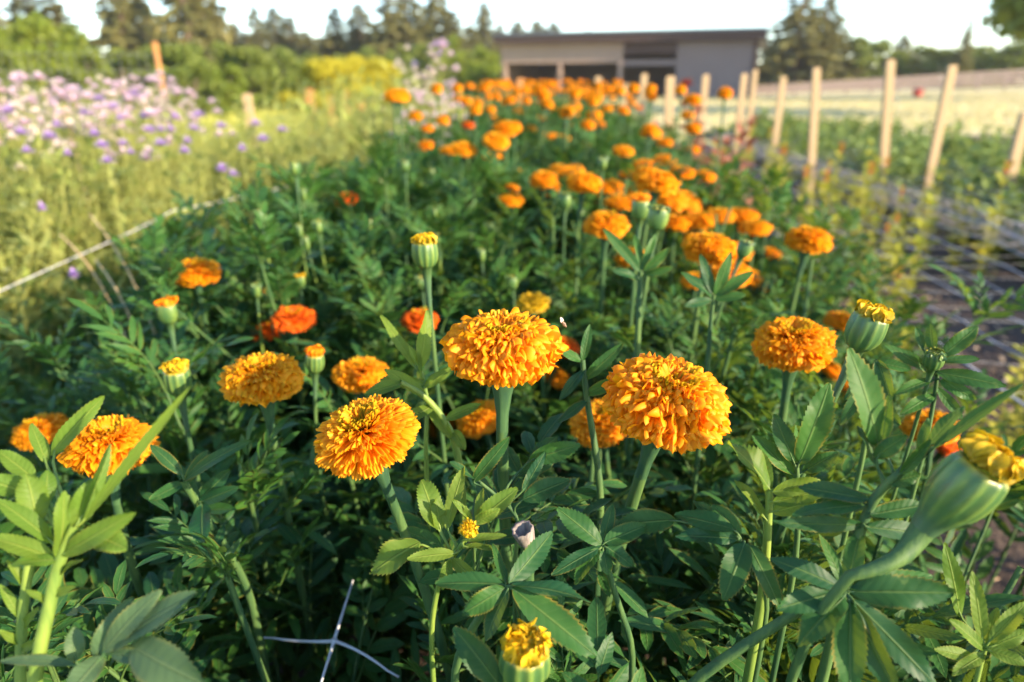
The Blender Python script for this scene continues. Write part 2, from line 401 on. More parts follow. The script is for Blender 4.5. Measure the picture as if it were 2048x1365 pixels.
def cup(mb, D, rot, org, hi=True, L=0.75, w=1.0):
    """swollen flower stalk and calyx below a head of diameter D; returns the lower end"""
    a = D / 2
    prof = [(0.085 * a * 1.2, -L * D), (0.105 * a, -L * D * 0.8), (0.15 * a, -L * D * 0.58), (0.22 * a, -L * D * 0.38), (0.275 * a, -L * D * 0.25), (0.31 * a, -0.30 * a), (0.33 * a, -0.1 * a), (0.34 * a, 0.08 * a), (0.30 * a, 0.12 * a)]
    prof = [(r * w, z) for r, z in prof]
    lathe(mb, prof, 28 if hi else 10, 7 if hi else 0, 0.03, rot, org)
    return np.asarray(org) + np.array([0, 0, -L * D]) @ rot
def bud(cal, tip, D, rot, org, hi=True, rng=None, L=2.6, opened=0.5, neck=None):
    """ribbed bud; its base at org - stalk; axis z of rot; D the cup's width"""
    a = D / 2; n = 44 if hi else 14
    prof = [(0.20 * a, -L * D), (0.23 * a, -L * D * 0.75), (0.32 * a, -L * D * 0.5), (0.46 * a, -L * D * 0.28), (0.66 * a, -0.62 * D), (0.80 * a, -0.5 * D), (0.93 * a, -0.36 * D), (1.0 * a, -0.15 * D), (1.0 * a, 0.08 * D), (0.95 * a, 0.28 * D), (0.88 * a, 0.38 * D), (0.70 * a, 0.40 * D)]
    if neck: prof = [(neck * a, -L * D), ((neck + .06) * a, -0.95 * D), ((neck + .15) * a, -0.82 * D), ((neck + .27) * a, -0.70 * D), (0.80 * a, -0.58 * D), (0.88 * a, -0.47 * D)] + prof[6:]
    am = [0, 0, 0, 0, 0.01, 0.05, 0.07, 0.07, 0.06, 0.05, 0.05, 0.03]
    lathe(cal, prof, n, 11, 0.06, rot, org, 0.5, am)
    m = 60 if hi else 16
    for j in range(m):
        f = math.sqrt((j + 0.7) / m); ph = j * 2.39996
        rr = 0.90 * a * f; zz = (0.42 + 0.48 * opened * (0.45 + 0.55 * f)) * D * rng.uniform(0.93, 1.07)
        p1 = np.array([rr * math.cos(ph), rr * math.sin(ph), zz]); p0 = p1 * [0.93, 0.93, 0] + [0, 0, 0.18 * D]
        P = np.array([p0, p0 * 0.5 + p1 * 0.5, p1, p1 + [-0.08 * rr * math.cos(ph), -0.08 * rr * math.sin(ph), 0.03 * D]]) 
        ln = D * rng.uniform(0.30, 0.46) * (0.75 + 0.25 * f); W_ = a * rng.uniform(0.16, 0.27) * (1 if hi else 1.6)
        dr = nrm(p1 - p0 + np.array([-math.cos(ph), -math.sin(ph), 0]) * rng.uniform(-0.05, 0.10) * D); V, Fc, A = leaflet(ln, W_, 6 if hi else 3, 4 if hi else 2, rng, rng.uniform(0.4, 1.1), rng.uniform(0.2, 1.3), rng.normal(0, .5), 0.0, 0.35)
        k_ = np.clip(V[:, 0] / ln, 0, 1); V[:, 1] *= 1 + 0.9 * k_                      # blunt crumpled tips
        up_ = np.array([-math.cos(ph), -math.sin(ph), 0.1]); V = V @ basis(dr, -up_) + p1 - dr * ln * 0.72; tip.add(V @ rot + org, Fc, A)
    return np.asarray(org) + np.array([0, 0, -L * D]) @ rot

# ================================================================== THE SETTING
def ground_mat():
    g = G('meadow ground'); o = g.obj(); n1 = g.noise(0.35, 4, o); n2 = g.noise(9, 5, o); n3 = g.noise(1.6, 3, o)
    c = g.mix(g.ramp(n1, 0.35, 0.65), (0.36, 0.36, 0.07), (0.56, 0.49, 0.14))
    c = g.mix(g.math('MULTIPLY', g.ramp(n3, 0.5, 0.7), 0.6), c, (0.42, 0.34, 0.15))
    c = g.mix(g.math('MULTIPLY', n2, 0.5), c, (0.22, 0.24, 0.05))
    return g.out(c, 0.9, g.bump(n2, 0.8, 0.03), spec=0.2)
def soil_mat():
    g = G('dark mulched soil'); o = g.obj(); n1 = g.noise(14, 6, o); n2 = g.noise(60, 4, o); n3 = g.noise(3, 3, o)
    c = g.mix(n1, (0.028, 0.020, 0.018), (0.095, 0.062, 0.045)); c = g.mix(g.math('MULTIPLY', g.ramp(n2, 0.6, 0.72), g.ramp(n3, 0.35, 0.6)), c, (0.26, 0.19, 0.13))
    return g.out(c, 0.85, g.bump(g.math('ADD', n1, n2), 0.9, 0.02), spec=0.3)
GM, SM = ground_mat(), soil_mat()
def sheet(name, pts, z, m):
    mb = MB(); mb.add([[x, y, z] for x, y in pts], [list(range(len(pts)))]); return solo(name, mb.mesh(name, m), None, None, kind='structure')
sheet('ground', [(-600, -200), (600, -200), (600, 1200), (-600, 1200)], 0.0, GM)
def bumpy(name, u0, u1, v0, v1, z, m, seed, amp=0.02):
    nu, nv = 14, 90; rng = np.random.default_rng(seed); mb = MB()
    uu, vv = np.meshgrid(np.linspace(u0, u1, nu + 1), np.linspace(v0, v1, nv + 1))
    zz = z + amp * rng.random(uu.shape) + amp * 1.5 * np.sin(uu * 9 + 2 * np.sin(vv * 1.3)) ** 2; zz[:, 0] = zz[:, -1] = 0.002; zz[0] = zz[-1] = 0.002
    mb.add(np.stack([uu + 0.048 * vv, vv, zz], 2).reshape(-1, 3), gridF(nv, nu)); return solo(name, mb.mesh(name, m), None, None, kind='structure')
bumpy('soil_bed', -0.72, 0.72, -0.6, 8.4, 0.02, SM, 1)
bumpy('soil_path', 0.72, 2.75, -0.4, 12, 0.006, SM, 2, 0.018)
bumpy('soil_row', 2.9, 5.2, 2, 15, 0.01, SM, 3)
bumpy('earth_strip', 5.4, 13.0, 9.5, 13.2, 0.01, SM, 33)
def zf(x, y): return 0.004 + 0.75 * smooth(np.asarray(x, float), 12, 46) * smooth(np.asarray(y, float), 15, 44)
fm = MB(); xx, yy = np.meshgrid(np.linspace(3.4, 110, 60), np.linspace(13.4, 90, 50)); fm.add(np.stack([xx, yy, zf(xx, yy)], 2).reshape(-1, 3), gridF(49, 59))
solo('field', fm.mesh('field', plain('dry field ground', (0.42, 0.36, 0.17), (0.58, 0.50, 0.27), 2, 0.9, .02)), None, None, kind='structure')
bumpy('straw_path', -1.42, -0.72, 2.4, 6.5, 0.01, plain('pale straw mulch', (0.34, 0.27, 0.20), (0.52, 0.44, 0.35), 40, 0.8, 0.01), 4, 0.012)

def grass(name, n, xr, yr, h, seed, m, keep=None):
    rng = np.random.default_rng(seed); x = rng.uniform(*xr, n); y = yr[0] + (yr[1] - yr[0]) * rng.random(n) ** 1.3
    if keep is not None: k = keep(x, y); x, y = x[k], y[k]; n = len(x)
    hh = h * rng.uniform(0.5, 1.4, n); a = rng.random(n) * 6.28; wd = hh * 0.05 + 0.004
    lx, ly = rng.normal(0, 0.3, n) * hh, rng.normal(0, 0.3, n) * hh
    dx, dy = np.cos(a) * wd, np.sin(a) * wd; z0 = zf(x, y) * (x > 3.4); hz = hh + z0
    V = np.stack([np.stack([x - dx, y - dy, z0], 1), np.stack([x + dx, y + dy, z0], 1), np.stack([x + lx * .5 + dx * .7, y + ly * .5 + dy * .7, z0 + hh * .6], 1), np.stack([x + lx, y + ly, hz], 1)], 1).reshape(-1, 3)
    A = np.zeros((4 * n, 3)); A[:, 2] = np.repeat(rng.random(n), 4); A[:, 1] = np.tile([0, 0, 0.6, 1], n); A[:, 0] = np.tile([-.5, .5, .5, 0], n)
    mb = MB(); mb.add(V, np.arange(4 * n).reshape(-1, 4), A)
    return solo(name, mb.mesh(name, m), None, None, kind='stuff')
GR1 = leaf_mat('sunlit meadow grass', (0.32, 0.35, 0.05), (0.56, 0.51, 0.12), (0.5, 0.48, 0.12), (0.5, 0.42, 0.2), 0.35, (0.5, 0.52, 0.06))
GR2 = leaf_mat('dry pale grass', (0.42, 0.37, 0.15), (0.60, 0.52, 0.26), (0.5, 0.45, 0.2), (0.5, 0.42, 0.2), 0.3, (0.6, 0.55, 0.2))
g1 = grass('meadow_grass', 60000, (-13, 1.0), (3.0, 26), 0.24, 5, GR1, lambda x, y: (x < -1.5 + 0.048 * y) | (y > 8.8))
g1['label'] = 'sunlit yellow green grass filling the open ground behind the flower beds'; g1['category'] = 'grass'
g2 = grass('field_grass', 20000, (2.5, 34), (14, 42), 0.16, 6, GR2)
g2['label'] = 'pale dry field grass in front of the rail fence'; g2['category'] = 'grass'
g3 = grass('path_weeds', 5000, (-1.15, -0.6), (0.3, 5.0), 0.10, 7, M['leaf'])
g3['label'] = 'low green weeds in the shaded gap beside the marigold bed'; g3['category'] = 'weeds'

# ------------------------------------------------------------------ barn
def wood_mat(name, c1, c2, freq=5.0, axis=0, rough=0.8):
    g = G(name); o = g.obj(); x = g.n('Mapping', {'Vector': o, 'Scale': (1, 1, 0.08) if axis != 2 else (0.08, 1, 1)})
    n1 = g.noise(9, 5, x); n2 = g.noise(0.8, 3, o)
    sx = g.t.nodes.new('ShaderNodeSeparateXYZ'); g.t.links.new(o, sx.inputs[0])
    fr = g.math('FRACT', g.math('MULTIPLY', sx.outputs[0 if axis != 2 else 2], freq))
    gap = g.ramp(g.math('ABSOLUTE', g.math('SUBTRACT', fr, 0.5)), 0.46, 0.5)
    c = g.mix(g.math('ADD', g.math('MULTIPLY', n1, 0.6), g.math('MULTIPLY', n2, 0.4)), c1, c2); c = g.mix(g.math('MULTIPLY', gap, 0.6), c, tuple(v * 0.4 for v in c1))
    return g.out(c, rough, g.bump(n1, 0.5, 0.004), spec=0.2)
def build_barn():
    A = at(1003, 190, 46.5); B = at(1502, 190, 41.5); A[2] = B[2] = 0
    ex = nrm(B - A); Lb = np.linalg.norm(B - A); ey = np.array([-ex[1], ex[0], 0]); rot = np.stack([ex, ey, [0, 0, 1]])
    H0 = at(1003, 80, 46.5)[2]; H1 = at(1502, 64, 41.5)[2]; Hh = 0.5 * (H0 + H1); D = 8.0
    root = thing('barn', 'long weathered open fronted barn with dark roof behind the marigold bed', 'barn', tuple(A))
    sid = wood_mat('weathered grey boards', (0.26, 0.175, 0.135), (0.38, 0.275, 0.215)); sid_shade = wood_mat('shade tinted mauve boards', (0.155, 0.12, 0.115), (0.235, 0.185, 0.178)); drk = wood_mat('dark barn timber', (0.055, 0.034, 0.032), (0.10, 0.066, 0.058)); inn = wood_mat('shaded interior boards', (0.16, 0.12, 0.11), (0.24, 0.185, 0.17))  # mauve copy of the boards has the front panel's shade put into its colour
    def P(name, lo, hi, m, lab=None):
        mb = MB(); box(mb, lo, hi, rot); return part(name, mb.mesh(name, m, False), root, lab)
    p0 = Lb * 0.498; p1 = Lb * 0.715
    P('back_wall', (0, D, 0), (Lb, D + 0.1, Hh - 0.4), inn)
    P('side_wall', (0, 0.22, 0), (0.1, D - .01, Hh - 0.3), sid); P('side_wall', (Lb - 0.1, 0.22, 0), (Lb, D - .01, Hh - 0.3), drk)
    P('partition', (p1 - 0.05, 0.22, 0), (p1 + 0.05, D - .01, Hh - 0.5), inn)
    zs = Hh - 1.46
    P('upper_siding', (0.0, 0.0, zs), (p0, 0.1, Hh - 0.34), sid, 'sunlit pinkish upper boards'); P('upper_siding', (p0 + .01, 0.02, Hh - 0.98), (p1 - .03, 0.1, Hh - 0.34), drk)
    P('crossbeam', (p0 + .01, 0.05, Hh - 1.62), (p1 - .03, 0.2, Hh - 1.32), sid_shade)
    P('front_panel', (p1, 0.0, 0.0), (Lb, 0.12, Hh - 0.34), sid_shade, 'full height board panel with shade in its mauve grey colour')
    P('corner_post', (Lb - 0.14, -0.06, 0), (Lb + 0.08, -0.003, Hh - .34), drk)
    for f in (0.008, 0.245, 0.49):
        P('post', (Lb * f, -0.03, 0), (Lb * f + 0.26, 0.215, Hh - 0.36) if f > .4 else (Lb * f + 0.22, 0.215, zs - .004), sid)
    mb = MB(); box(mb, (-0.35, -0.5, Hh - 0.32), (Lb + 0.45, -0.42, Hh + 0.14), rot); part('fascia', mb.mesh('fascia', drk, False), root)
    V = np.array([[-0.35, -0.62, Hh + .15], [Lb + 0.5, -0.62, Hh + .15], [Lb + 0.5, D + 0.5, Hh - 0.55], [-0.35, D + 0.5, Hh - 0.55]])
    V = np.vstack([V, V + [0, 0, 0.12]]) @ rot; mb = MB(); mb.add(V, [[3, 2, 1, 0], [4, 5, 6, 7], [0, 1, 5, 4], [1, 2, 6, 5], [2, 3, 7, 6], [3, 0, 4, 7]])
    part('roof', mb.mesh('roof', plain('dull blue grey metal roofing', (0.10, 0.12, 0.15), (0.16, 0.18, 0.21), 3, 0.45), False), root)
    for i in range(4):
        mb = MB(); x = Lb * (0.02 + 0.16 * i); box(mb, (x, -0.38, Hh - 0.3), (x + 0.12, 7.9, Hh - 0.345 + 0.2), rot); part('rafter', mb.mesh('rafter', inn, False), root)
build_barn()

# ------------------------------------------------------------------ rail fence and wire fence
WOODG = wood_mat('grey fence rail', (0.34, 0.26, 0.24), (0.48, 0.40, 0.36), 0.01, 2)
def rail_fence():
    A = at(1490, 190, 47); B = at(2230, 180, 44); A[2] = 0; B[2] = zf(B[0], B[1]) + 0.05
    root = thing('rail_fence', 'low grey wooden rail fence crossing the field at the right edge', 'fence', tuple(A))
    d = B - A; L = np.linalg.norm(d); ex = d / L; rot = np.stack([ex, nrm([-ex[1], ex[0], 0]), [0, 0, 1]])
    h0, h1 = 0.50, 1.15
    for k in range(4):
        mb = MB(); f = 0.28 + k * 0.235
        z0, z1 = h0 * f, h1 * f; V = np.array([[x, y, z + dz] for x, z in ((0, z0), (L, z1)) for y in (-0.02, 0.02) for dz in (0, 0.15)]) @ rot
        mb.add(V, [[0, 1, 3, 2], [4, 6, 7, 5], [0, 4, 5, 1], [2, 3, 7, 6], [1, 5, 7, 3], [0, 2, 6, 4]]); part('rail', mb.mesh('rail', WOODG, False), root)
    n = 14
    for i in range(n + 1):
        mb = MB(); x = L * i / n; box(mb, (x - 0.06, 0.024, 0), (x + 0.06, 0.14, (h0 + (h1 - h0) * i / n) * 1.03), rot); part('post', mb.mesh('post', WOODG, False), root)
    return A, B
FA, FB = rail_fence()
mb = MB(); lathe(mb, [(0.05, 0), (0.20, 0.0), (0.235, 0.22), (0.26, 0.40), (0.28, 0.41), (0.27, 0.43), (0.24, 0.40), (0.2, 0.04), (0.02, 0.03)], 24)
tp = at(1826, 180, 40); solo('feed_tub', mb.mesh('feed_tub', plain('red plastic', (0.55, 0.06, 0.05), (0.65, 0.09, 0.07), 8)), 'small red tub standing before the grey rail fence', 'tub', (tp[0], tp[1] - 0.5, float(zf(tp[0], tp[1]))))

STK = wood_mat('pale sawn stake', (0.60, 0.42, 0.23), (0.76, 0.57, 0.34), 0.01)
STO = wood_mat('orange stained stake', (0.60, 0.27, 0.09), (0.72, 0.36, 0.14), 0.01)
def stake(px, pytop, Y, label, wd=0.05, lx=0.0, ly=0.0, m=STK, px1=None, group='pale wooden stakes along the beds'):
    T = at(px, pytop, Y); mb = MB(); h = T[2]; lean = np.array([lx, ly, 0]) * h
    s = wd / 2; V = []
    for z, k in ((0, 1.0), (h * 0.5, 1.0), (h - 0.012, 1.0), (h, 0.8)):
        for x, y in ((-s, -s * .7), (s, -s * .7), (s, s * .7), (-s, s * .7)): V.append([x * k + lean[0] * z / h - lean[0], y * k + lean[1] * z / h - lean[1], z])
    mb.add(V, gridF(3, 4, True)); mb.add(np.array(V[-4:]), [[0, 1, 2, 3]])
    A = mb.A[0]; A[:, 2] = 0.5
    return solo('wooden_stake', mb.mesh('wooden_stake', m, False), label, 'stake', (T[0], T[1], 0), group)
for a in [(1341, 153, 4.9, 'pale wooden stake in front of the dark barn opening, right of the far marigolds', 0.055, -.03),
          (1412, 150, 6.6, 'short pale stake before the left side of the barn front panel', 0.055), (1489, 148, 6.9, 'short pale stake before the dark right corner of the barn', 0.055),
          (1511, 140, 8.0, 'thin darker stake just right of the barn corner', 0.05), (1567, 154, 7.6, 'short pale stake right of the barn before the green bushes', 0.06),
          (1633, 136, 5.8, 'tall pale stake at the green row, left of the tallest one', 0.056, -.10), (1781, 120, 5.8, 'tallest bright pale stake in the green row', 0.062, -0.12),
          (1905, 131, 5.4, 'leaning pale stake right of the tallest one, tipped outward', 0.06, 0.0), (2052, 225, 4.6, 'pale stake cut off by the right edge', 0.06),
          (1041, 157, 6.6, 'pale orange stake at the left corner of the barn opening', 0.06), (1197, 154, 7.2, 'pale stake among the farthest marigolds before the barn', 0.06),
          (1289, 148, 6.9, 'greyish pale stake beside the right edge of the far marigolds', 0.055), (1253, 168, 7.6, 'lowest thin stake just behind the far marigolds', 0.05),
          (493, 188, 5.2, 'pale yellow stake standing in the meadow left of the pale blossoms', 0.055, -0.02), (618, 178, 9, 'orange tan stake in the meadow before the golden shrub', 0.085),
          (662, 193, 10, 'short orange tan stake below the golden shrub', 0.07), (690, 182, 10.5, 'orange tan stake at the right of the golden shrub', 0.08), (722, 205, 9.5, 'lowest orange tan stake beside the pale blossoms', 0.07)]:
    stake(*a, m=STO if 'orange' in a[3] else STK)
stake(128, 214, 3.2, 'pale stake leaning left among the lilac flowers', 0.018, lx=-0.03, ly=0.02)
def wire_fence():
    A = at(-60, 100, 6.3); B = at(309, 112, 6.6); A[2] = B[2] = 0
    root = thing('wire_fence', 'dark wire mesh fence with an orange topped post behind the lilac flowers', 'fence', tuple(A)); d = B - A; L = np.linalg.norm(d); ex = d / L
    mb = MB(); n = int(L / 0.07)
    for i in range(n + 1): tube(mb, [ex * L * i / n, ex * L * i / n + [0, 0, 1.22]], 0.0022, 3)
    for k in range(9): tube(mb, [[0, 0, 0.06 + k * 0.145], d + [0, 0, 0.06 + k * 0.145]], 0.0026, 3)
    part('wire_mesh', mb.mesh('wire_mesh', plain('dull fence wire', (0.10, 0.11, 0.11), (0.16, 0.16, 0.16), 9, 0.5)), root)
    for j, (q, h, m) in enumerate(((np.zeros(3), 1.35, STK), (d, at(309, 84, 6.6)[2], STO))):
        mb = MB(); box(mb, (-0.017, -0.015, 0), (0.017, 0.015, h), org=q + [0, 0.045, 0]); part('post', mb.mesh('post', m, False), root)
wire_fence()

# ------------------------------------------------------------------ trees and shrubs
CON = leaf_mat('conifer needles', (0.13, 0.145, 0.05), (0.26, 0.23, 0.075), (0.16, 0.15, 0.05), (0.18, 0.13, 0.04), 0.3, (0.18, 0.19, 0.05), nsc=0.7)
BRD = leaf_mat('broadleaf foliage', (0.09, 0.15, 0.025), (0.22, 0.25, 0.045), (0.11, 0.14, 0.03), (0.12, 0.12, 0.03), 0.32, (0.26, 0.30, 0.03), nsc=0.7)
BRY = leaf_mat('bright shrub foliage', (0.12, 0.19, 0.02), (0.22, 0.26, 0.035), (0.2, 0.24, 0.04), (0.2, 0.2, 0.04), 0.35, (0.42, 0.42, 0.04), nsc=0.7)
GLD = leaf_mat('golden shrub foliage', (0.36, 0.34, 0.02), (0.50, 0.44, 0.03), (0.5, 0.45, 0.05), (0.5, 0.4, 0.05), 0.35, (0.7, 0.6, 0.04), nsc=0.7)
BARK = plain('bark', (0.07, 0.05, 0.04), (0.15, 0.11, 0.08), 6, 0.9, 0.02, stretch=(1, 1, .2))
def quads(mb, C, N, sz, rng, asp=0.6):
    """leaf clumps: one bent quad pair each at C with size sz"""
    n = len(C); a = rng.normal(0, 1, (n, 3)); x = a / np.linalg.norm(a, axis=1)[:, None]; b = rng.normal(0, 1, (n, 3)) + N; z = b - x * (b * x).sum(1)[:, None]; z /= np.linalg.norm(z, axis=1)[:, None] + 1e-6
    y = np.cross(z, x); s = sz[:, None]
    V = np.stack([C - x * s, C - y * s * asp + z * s * .15, C + x * s, C + y * s * asp + z * s * .15], 1).reshape(-1, 3)
    A = np.zeros((4 * n, 3)); A[:, 0] = np.tile([0, -.7, 0, .7], n); A[:, 1] = np.tile([0, .5, 1, .5], n); A[:, 2] = np.repeat(rng.random(n), 4)
    mb.add(V, np.arange(4 * n).reshape(-1, 4), A)
def conifer(seed, H=14.0, W=2.6, bare=0.12, gap=0.15):
    rng = np.random.default_rng(seed); tr, cr = MB(), MB()
    tube(tr, [[0, 0, 0], [0.05, 0, H * .5], [0, 0.05, H * .97]], [0.022 * H, 0.013 * H, 0.002 * H], 8)
    z = bare * H
    while z < H * 0.985:
        f = (z / H - bare) / (1 - bare); r = W * ((1 - f) ** 0.85) * rng.uniform(0.7, 1.15) + 0.12; n = max(4, int(9 * (1 - f) + 4)); o = rng.random() * 6
        for j in range(n):
            if rng.random() < gap: continue
            az = o + j / n * 2 * PI + rng.normal(0, 0.2); rr = r * rng.uniform(0.6, 1.2); m = int(5 + rr * 9); s = rng.uniform(0.2, 1, m) ** 0.7
            dr = -0.30 * rr * s ** 1.5 + 0.12 * rr * s
            C = np.stack([np.cos(az) * rr * s, np.sin(az) * rr * s, z + dr], 1) + rng.normal(0, 0.09, (m, 3)) * (0.5 + rr * .3)
            quads(cr, C, np.array([0, 0, 0.8]), rng.uniform(0.20, 0.42, m) * (0.6 + 0.25 * rr), rng, 0.45)
            if rr > 0.9: tube(tr, [[0, 0, z], [np.cos(az) * rr * .8, np.sin(az) * rr * .8, z - .1 * rr]], [0.035, 0.008], 4)
        z += H * 0.028 * rng.uniform(0.8, 1.25) * (1.15 - 0.5 * f)
    return tr.mesh('conifer_trunk', BARK), cr.mesh('conifer_crown', CON)
def broad(seed, H, W, m, nb=26, per=120, low=0.12, ls=(0.10, 0.22)):
    rng = np.random.default_rng(seed); tr, cr = MB(), MB(); k = H / 5
    tube(tr, [[0, 0, 0], [0.06 * k, 0, H * .3], [-.04 * k, .05 * k, H * .7]], [0.09 * k, 0.07 * k, 0.02 * k], 8)
    for i in range(nb):
        th = rng.random() * 2 * PI; f = rng.random(); zc = H * (low + (0.93 - low) * f); rad = W * math.sqrt(max(0.06, 1 - (2 * f - 0.85) ** 2 / 1.5)) * rng.uniform(0.35, 0.92)
        c = np.array([rad * math.cos(th), rad * math.sin(th), zc]); br = rng.uniform(0.18, 0.34) * W
        tube(tr, bez([0, 0, H * .12 + zc * .3], [0, 0, zc * .6], c * [.6, .6, 1], c, 5), [0.035 * k, 0.03 * k, 0.022 * k, 0.014 * k, 0.006 * k], 5)
        d = rng.normal(0, 1, (per, 3)); d /= np.linalg.norm(d, axis=1)[:, None]; C = c + d * (br * rng.uniform(0.5, 1.1, per))[:, None] * [1, 1, .8]
        C[:, 2] = np.maximum(C[:, 2], 0.05); quads(cr, C, d * 0.8, rng.uniform(*ls, per) * k, rng, 0.6)
    return tr.mesh('trunk', BARK), cr.mesh('crown', m)
def tree(name, ms, label, cat, loc, group=None):
    o = thing(name, label, cat, loc, group); part('trunk', ms[0], o); part('crown', ms[1], o); return o
CONS = [conifer(11, 14, 2.9, 0.06, 0.12), conifer(12, 14, 2.3, 0.05, 0.2), conifer(13, 14, 1.9, 0.08, 0.28), conifer(14, 14, 3.3, 0.10, 0.30)]
def con(px, py, Y, v, wk=1.0, label=None, group='tall conifers on the skyline'):
    T = at(px, py, Y); o = tree('conifer', CONS[v], label, 'tree', (T[0], T[1], 0), group); k = T[2] / 14.0; wk *= 1.75 if py < -40 else 2.9; o.scale = (k * wk, k * wk, k); o.rotation_euler.z = px * 0.7; return o
SKYL = 'small dark conifer in the hazy treeline behind the field'
for i, (px, py, Y, v, wk, lab) in enumerate([
    (-60, -70, 44, 0, 1.0, 'olive conifer cut by the top left corner'), (42, -30, 50, 0, 1.1, 'olive conifer behind the sunlit hedge at top left'), (100, -15, 46, 1, 1.1, 'rounded olive conifer left of the bright sky gap'),
    (205, -150, 46, 1, 0.85, 'dark tall conifer right of the bright sky gap'), (262, -70, 60, 3, 0.8, 'loose open conifer with sky showing through, between two tall ones'), (330, -230, 46, 1, 0.75, 'tallest brown green conifer in the left group'), (385, -120, 48, 0, 0.7, 'broad conifer at the right of the left group'),
    (466, 42, 70, 2, 1.0, None), (505, 10, 70, 2, 0.7, None), (545, 12, 62, 2, 1.0, None), (578, 30, 62, 1, 1.0, None), (610, 60, 70, 1, 1.3, None), (440, 70, 66, 1, 1.3, None), (525, 60, 75, 0, 1.3, None),
    (668, 12, 58, 1, 1.0, 'pointed conifer above the golden shrub'), (716, 6, 60, 2, 1.1, 'slim conifer right of the pointed one above the golden shrub'), (770, -60, 55, 1, 1.0, 'tall brown conifer behind the pale blossoms'), (812, -40, 56, 0, 0.7, 'wide brown conifer right of the tall brown one'), (868, -70, 62, 3, 0.7, 'open topped conifer left of the thin pale one'), (905, 20, 60, 1, 1.0, 'bushy conifer between the open topped one and the barn'),
    (968, 2, 75, 2, 0.8, None), (1000, 46, 78, 1, 1.0, None), (1035, 40, 80, 1, 1.1, None), (1075, 40, 85, 2, 1.2, None), (1108, 42, 85, 2, 1.2, None), (1175, 60, 95, 2, 1.3, None), (1200, 62, 95, 2, 1.3, None), (1236, 62, 98, 2, 1.2, None), (940, 50, 70, 0, 1.3, None), (1055, 60, 88, 0, 1.5, None), (1140, 62, 92, 1, 1.6, None),
    (1612, -40, 60, 3, 0.75, 'tall conifer right of the barn, the left of two'), (1660, -20, 62, 3, 0.75, 'tall conifer right of the barn, the right of two'), (1812, 66, 70, 0, 0.8, 'small pointed conifer between the two stakes at right'), (1835, 92, 75, 1, 1.0, 'short rounded conifer beside the small pointed one')]):
    con(px, py, Y, v, wk, lab or SKYL, 'tall conifers on the skyline' if lab else 'small distant conifers in the treeline')
rt = random.Random(3)
for i in range(30):
    px = 425 + i * 20 + rt.uniform(-8, 8); con(px, 62 + 28 * rt.random() - 14 * math.sin(i * .9), rt.uniform(64, 90), rt.choice([0, 1, 0, 2]), rt.uniform(.9, 1.5), SKYL, 'small distant conifers in the treeline')
BR = [broad(21, 5, 2.2, BRD, 30, 130), broad(22, 5, 2.6, BRD, 30, 130), broad(23, 5, 2.3, BRY, 30, 130), broad(24, 5, 2.8, GLD, 80, 260, 0.03, (.08, .16))]
def shrub(px, py, Y, v, wk, label, group, name='shrub', cat='shrub'):
    T = at(px, py, Y); o = tree(name, BR[v], label, cat, (T[0], T[1], 0), group); k = T[2] / 5.0; o.scale = (k * wk, k * wk, k); o.rotation_euler.z = px * 1.3; return o
GL, GRR = 'green shrubs behind the lilac flowers', 'green bushes along the right field edge'
for i, (px, py, Y, v, wk, lab) in enumerate([(20, 42, 20, 2, 1.0, 'bright sunlit hedge shrub at the far left'), (95, 36, 21, 2, 1.1, 'highest sunlit yellow green shrub at the left'), (160, 95, 20, 2, 1.1, 'lower yellow green shrub under the sky gap'),
    (-40, 70, 17, 0, 1.0, 'dark green shrub cut by the left edge'), (230, 100, 22, 0, 1.3, 'green shrub left of the orange topped post'), (345, 90, 22, 0, 1.2, 'green shrub right of the orange topped post'), (420, 85, 24, 1, 1.1, 'wide green shrub in the middle of the left row'), (490, 95, 24, 0, 1.2, 'green shrub left of the golden shrub'), (555, 100, 25, 1, 1.0, 'small green shrub touching the golden shrub'), (450, 130, 19, 2, 1.2, 'low bright shrub in front of the left row'), (380, 125, 18, 0, 1.2, 'low dark shrub behind the pink flowers')]):
    shrub(px, py, Y, v, wk, lab, GL)
shrub(655, 122, 21, 3, 1.7, 'wide golden yellow shrub in the meadow', None); shrub(727, 118, 22, 3, 1.45, 'rounder golden yellow shrub at the right of the wide one', None)
for (px, py, Y, v, wk, lab) in [(905, 75, 34, 2, 0.9, 'bright green tree left of the barn'), (965, 95, 32, 2, 1.0, 'bright green shrub touching the left end of the barn'), (850, 90, 36, 0, 1.1, 'dull green tree behind the pale blossoms'), (790, 110, 34, 1, 1.1, 'dull green shrub right of the golden shrubs')]:
    shrub(px, py, Y, v, wk, lab, 'green trees left of the barn', 'leafy_tree', 'tree')
for i, (px, py, Y, v, wk, lab) in enumerate([(px_, py_, Y_ + 14, v_, wk_, l_) for px_, py_, Y_, v_, wk_, l_ in [(1545, 112, 52, 0, 1.1, 'low green bush beside the barn corner'), (1610, 92, 50, 2, 1.0, 'sunlit bush under the tall conifers'), (1668, 84, 50, 2, 1.0, 'brightest sunlit bush right of the tall conifers'), (1725, 76, 48, 0, 1.0, 'tall green bush left of the tallest stake'), (1775, 80, 50, 2, 1.0, 'green bush behind the tallest stake'), (1840, 92, 48, 2, 1.1, 'yellow green bush between the tallest and the leaning stake'), (1905, 98, 46, 0, 1.2, 'dark hedge bush behind the leaning stake'), (1965, 92, 44, 1, 1.2, 'dark hedge bush right of the leaning stake'), (2035, 86, 40, 1, 1.2, 'dark hedge bush at the right edge'), (2110, 70, 40, 1, 1.2, 'dark hedge bush cut by the right edge')]]):
    shrub(px, py, Y, v, wk * 1.45, lab, GRR, 'bush', 'bush')
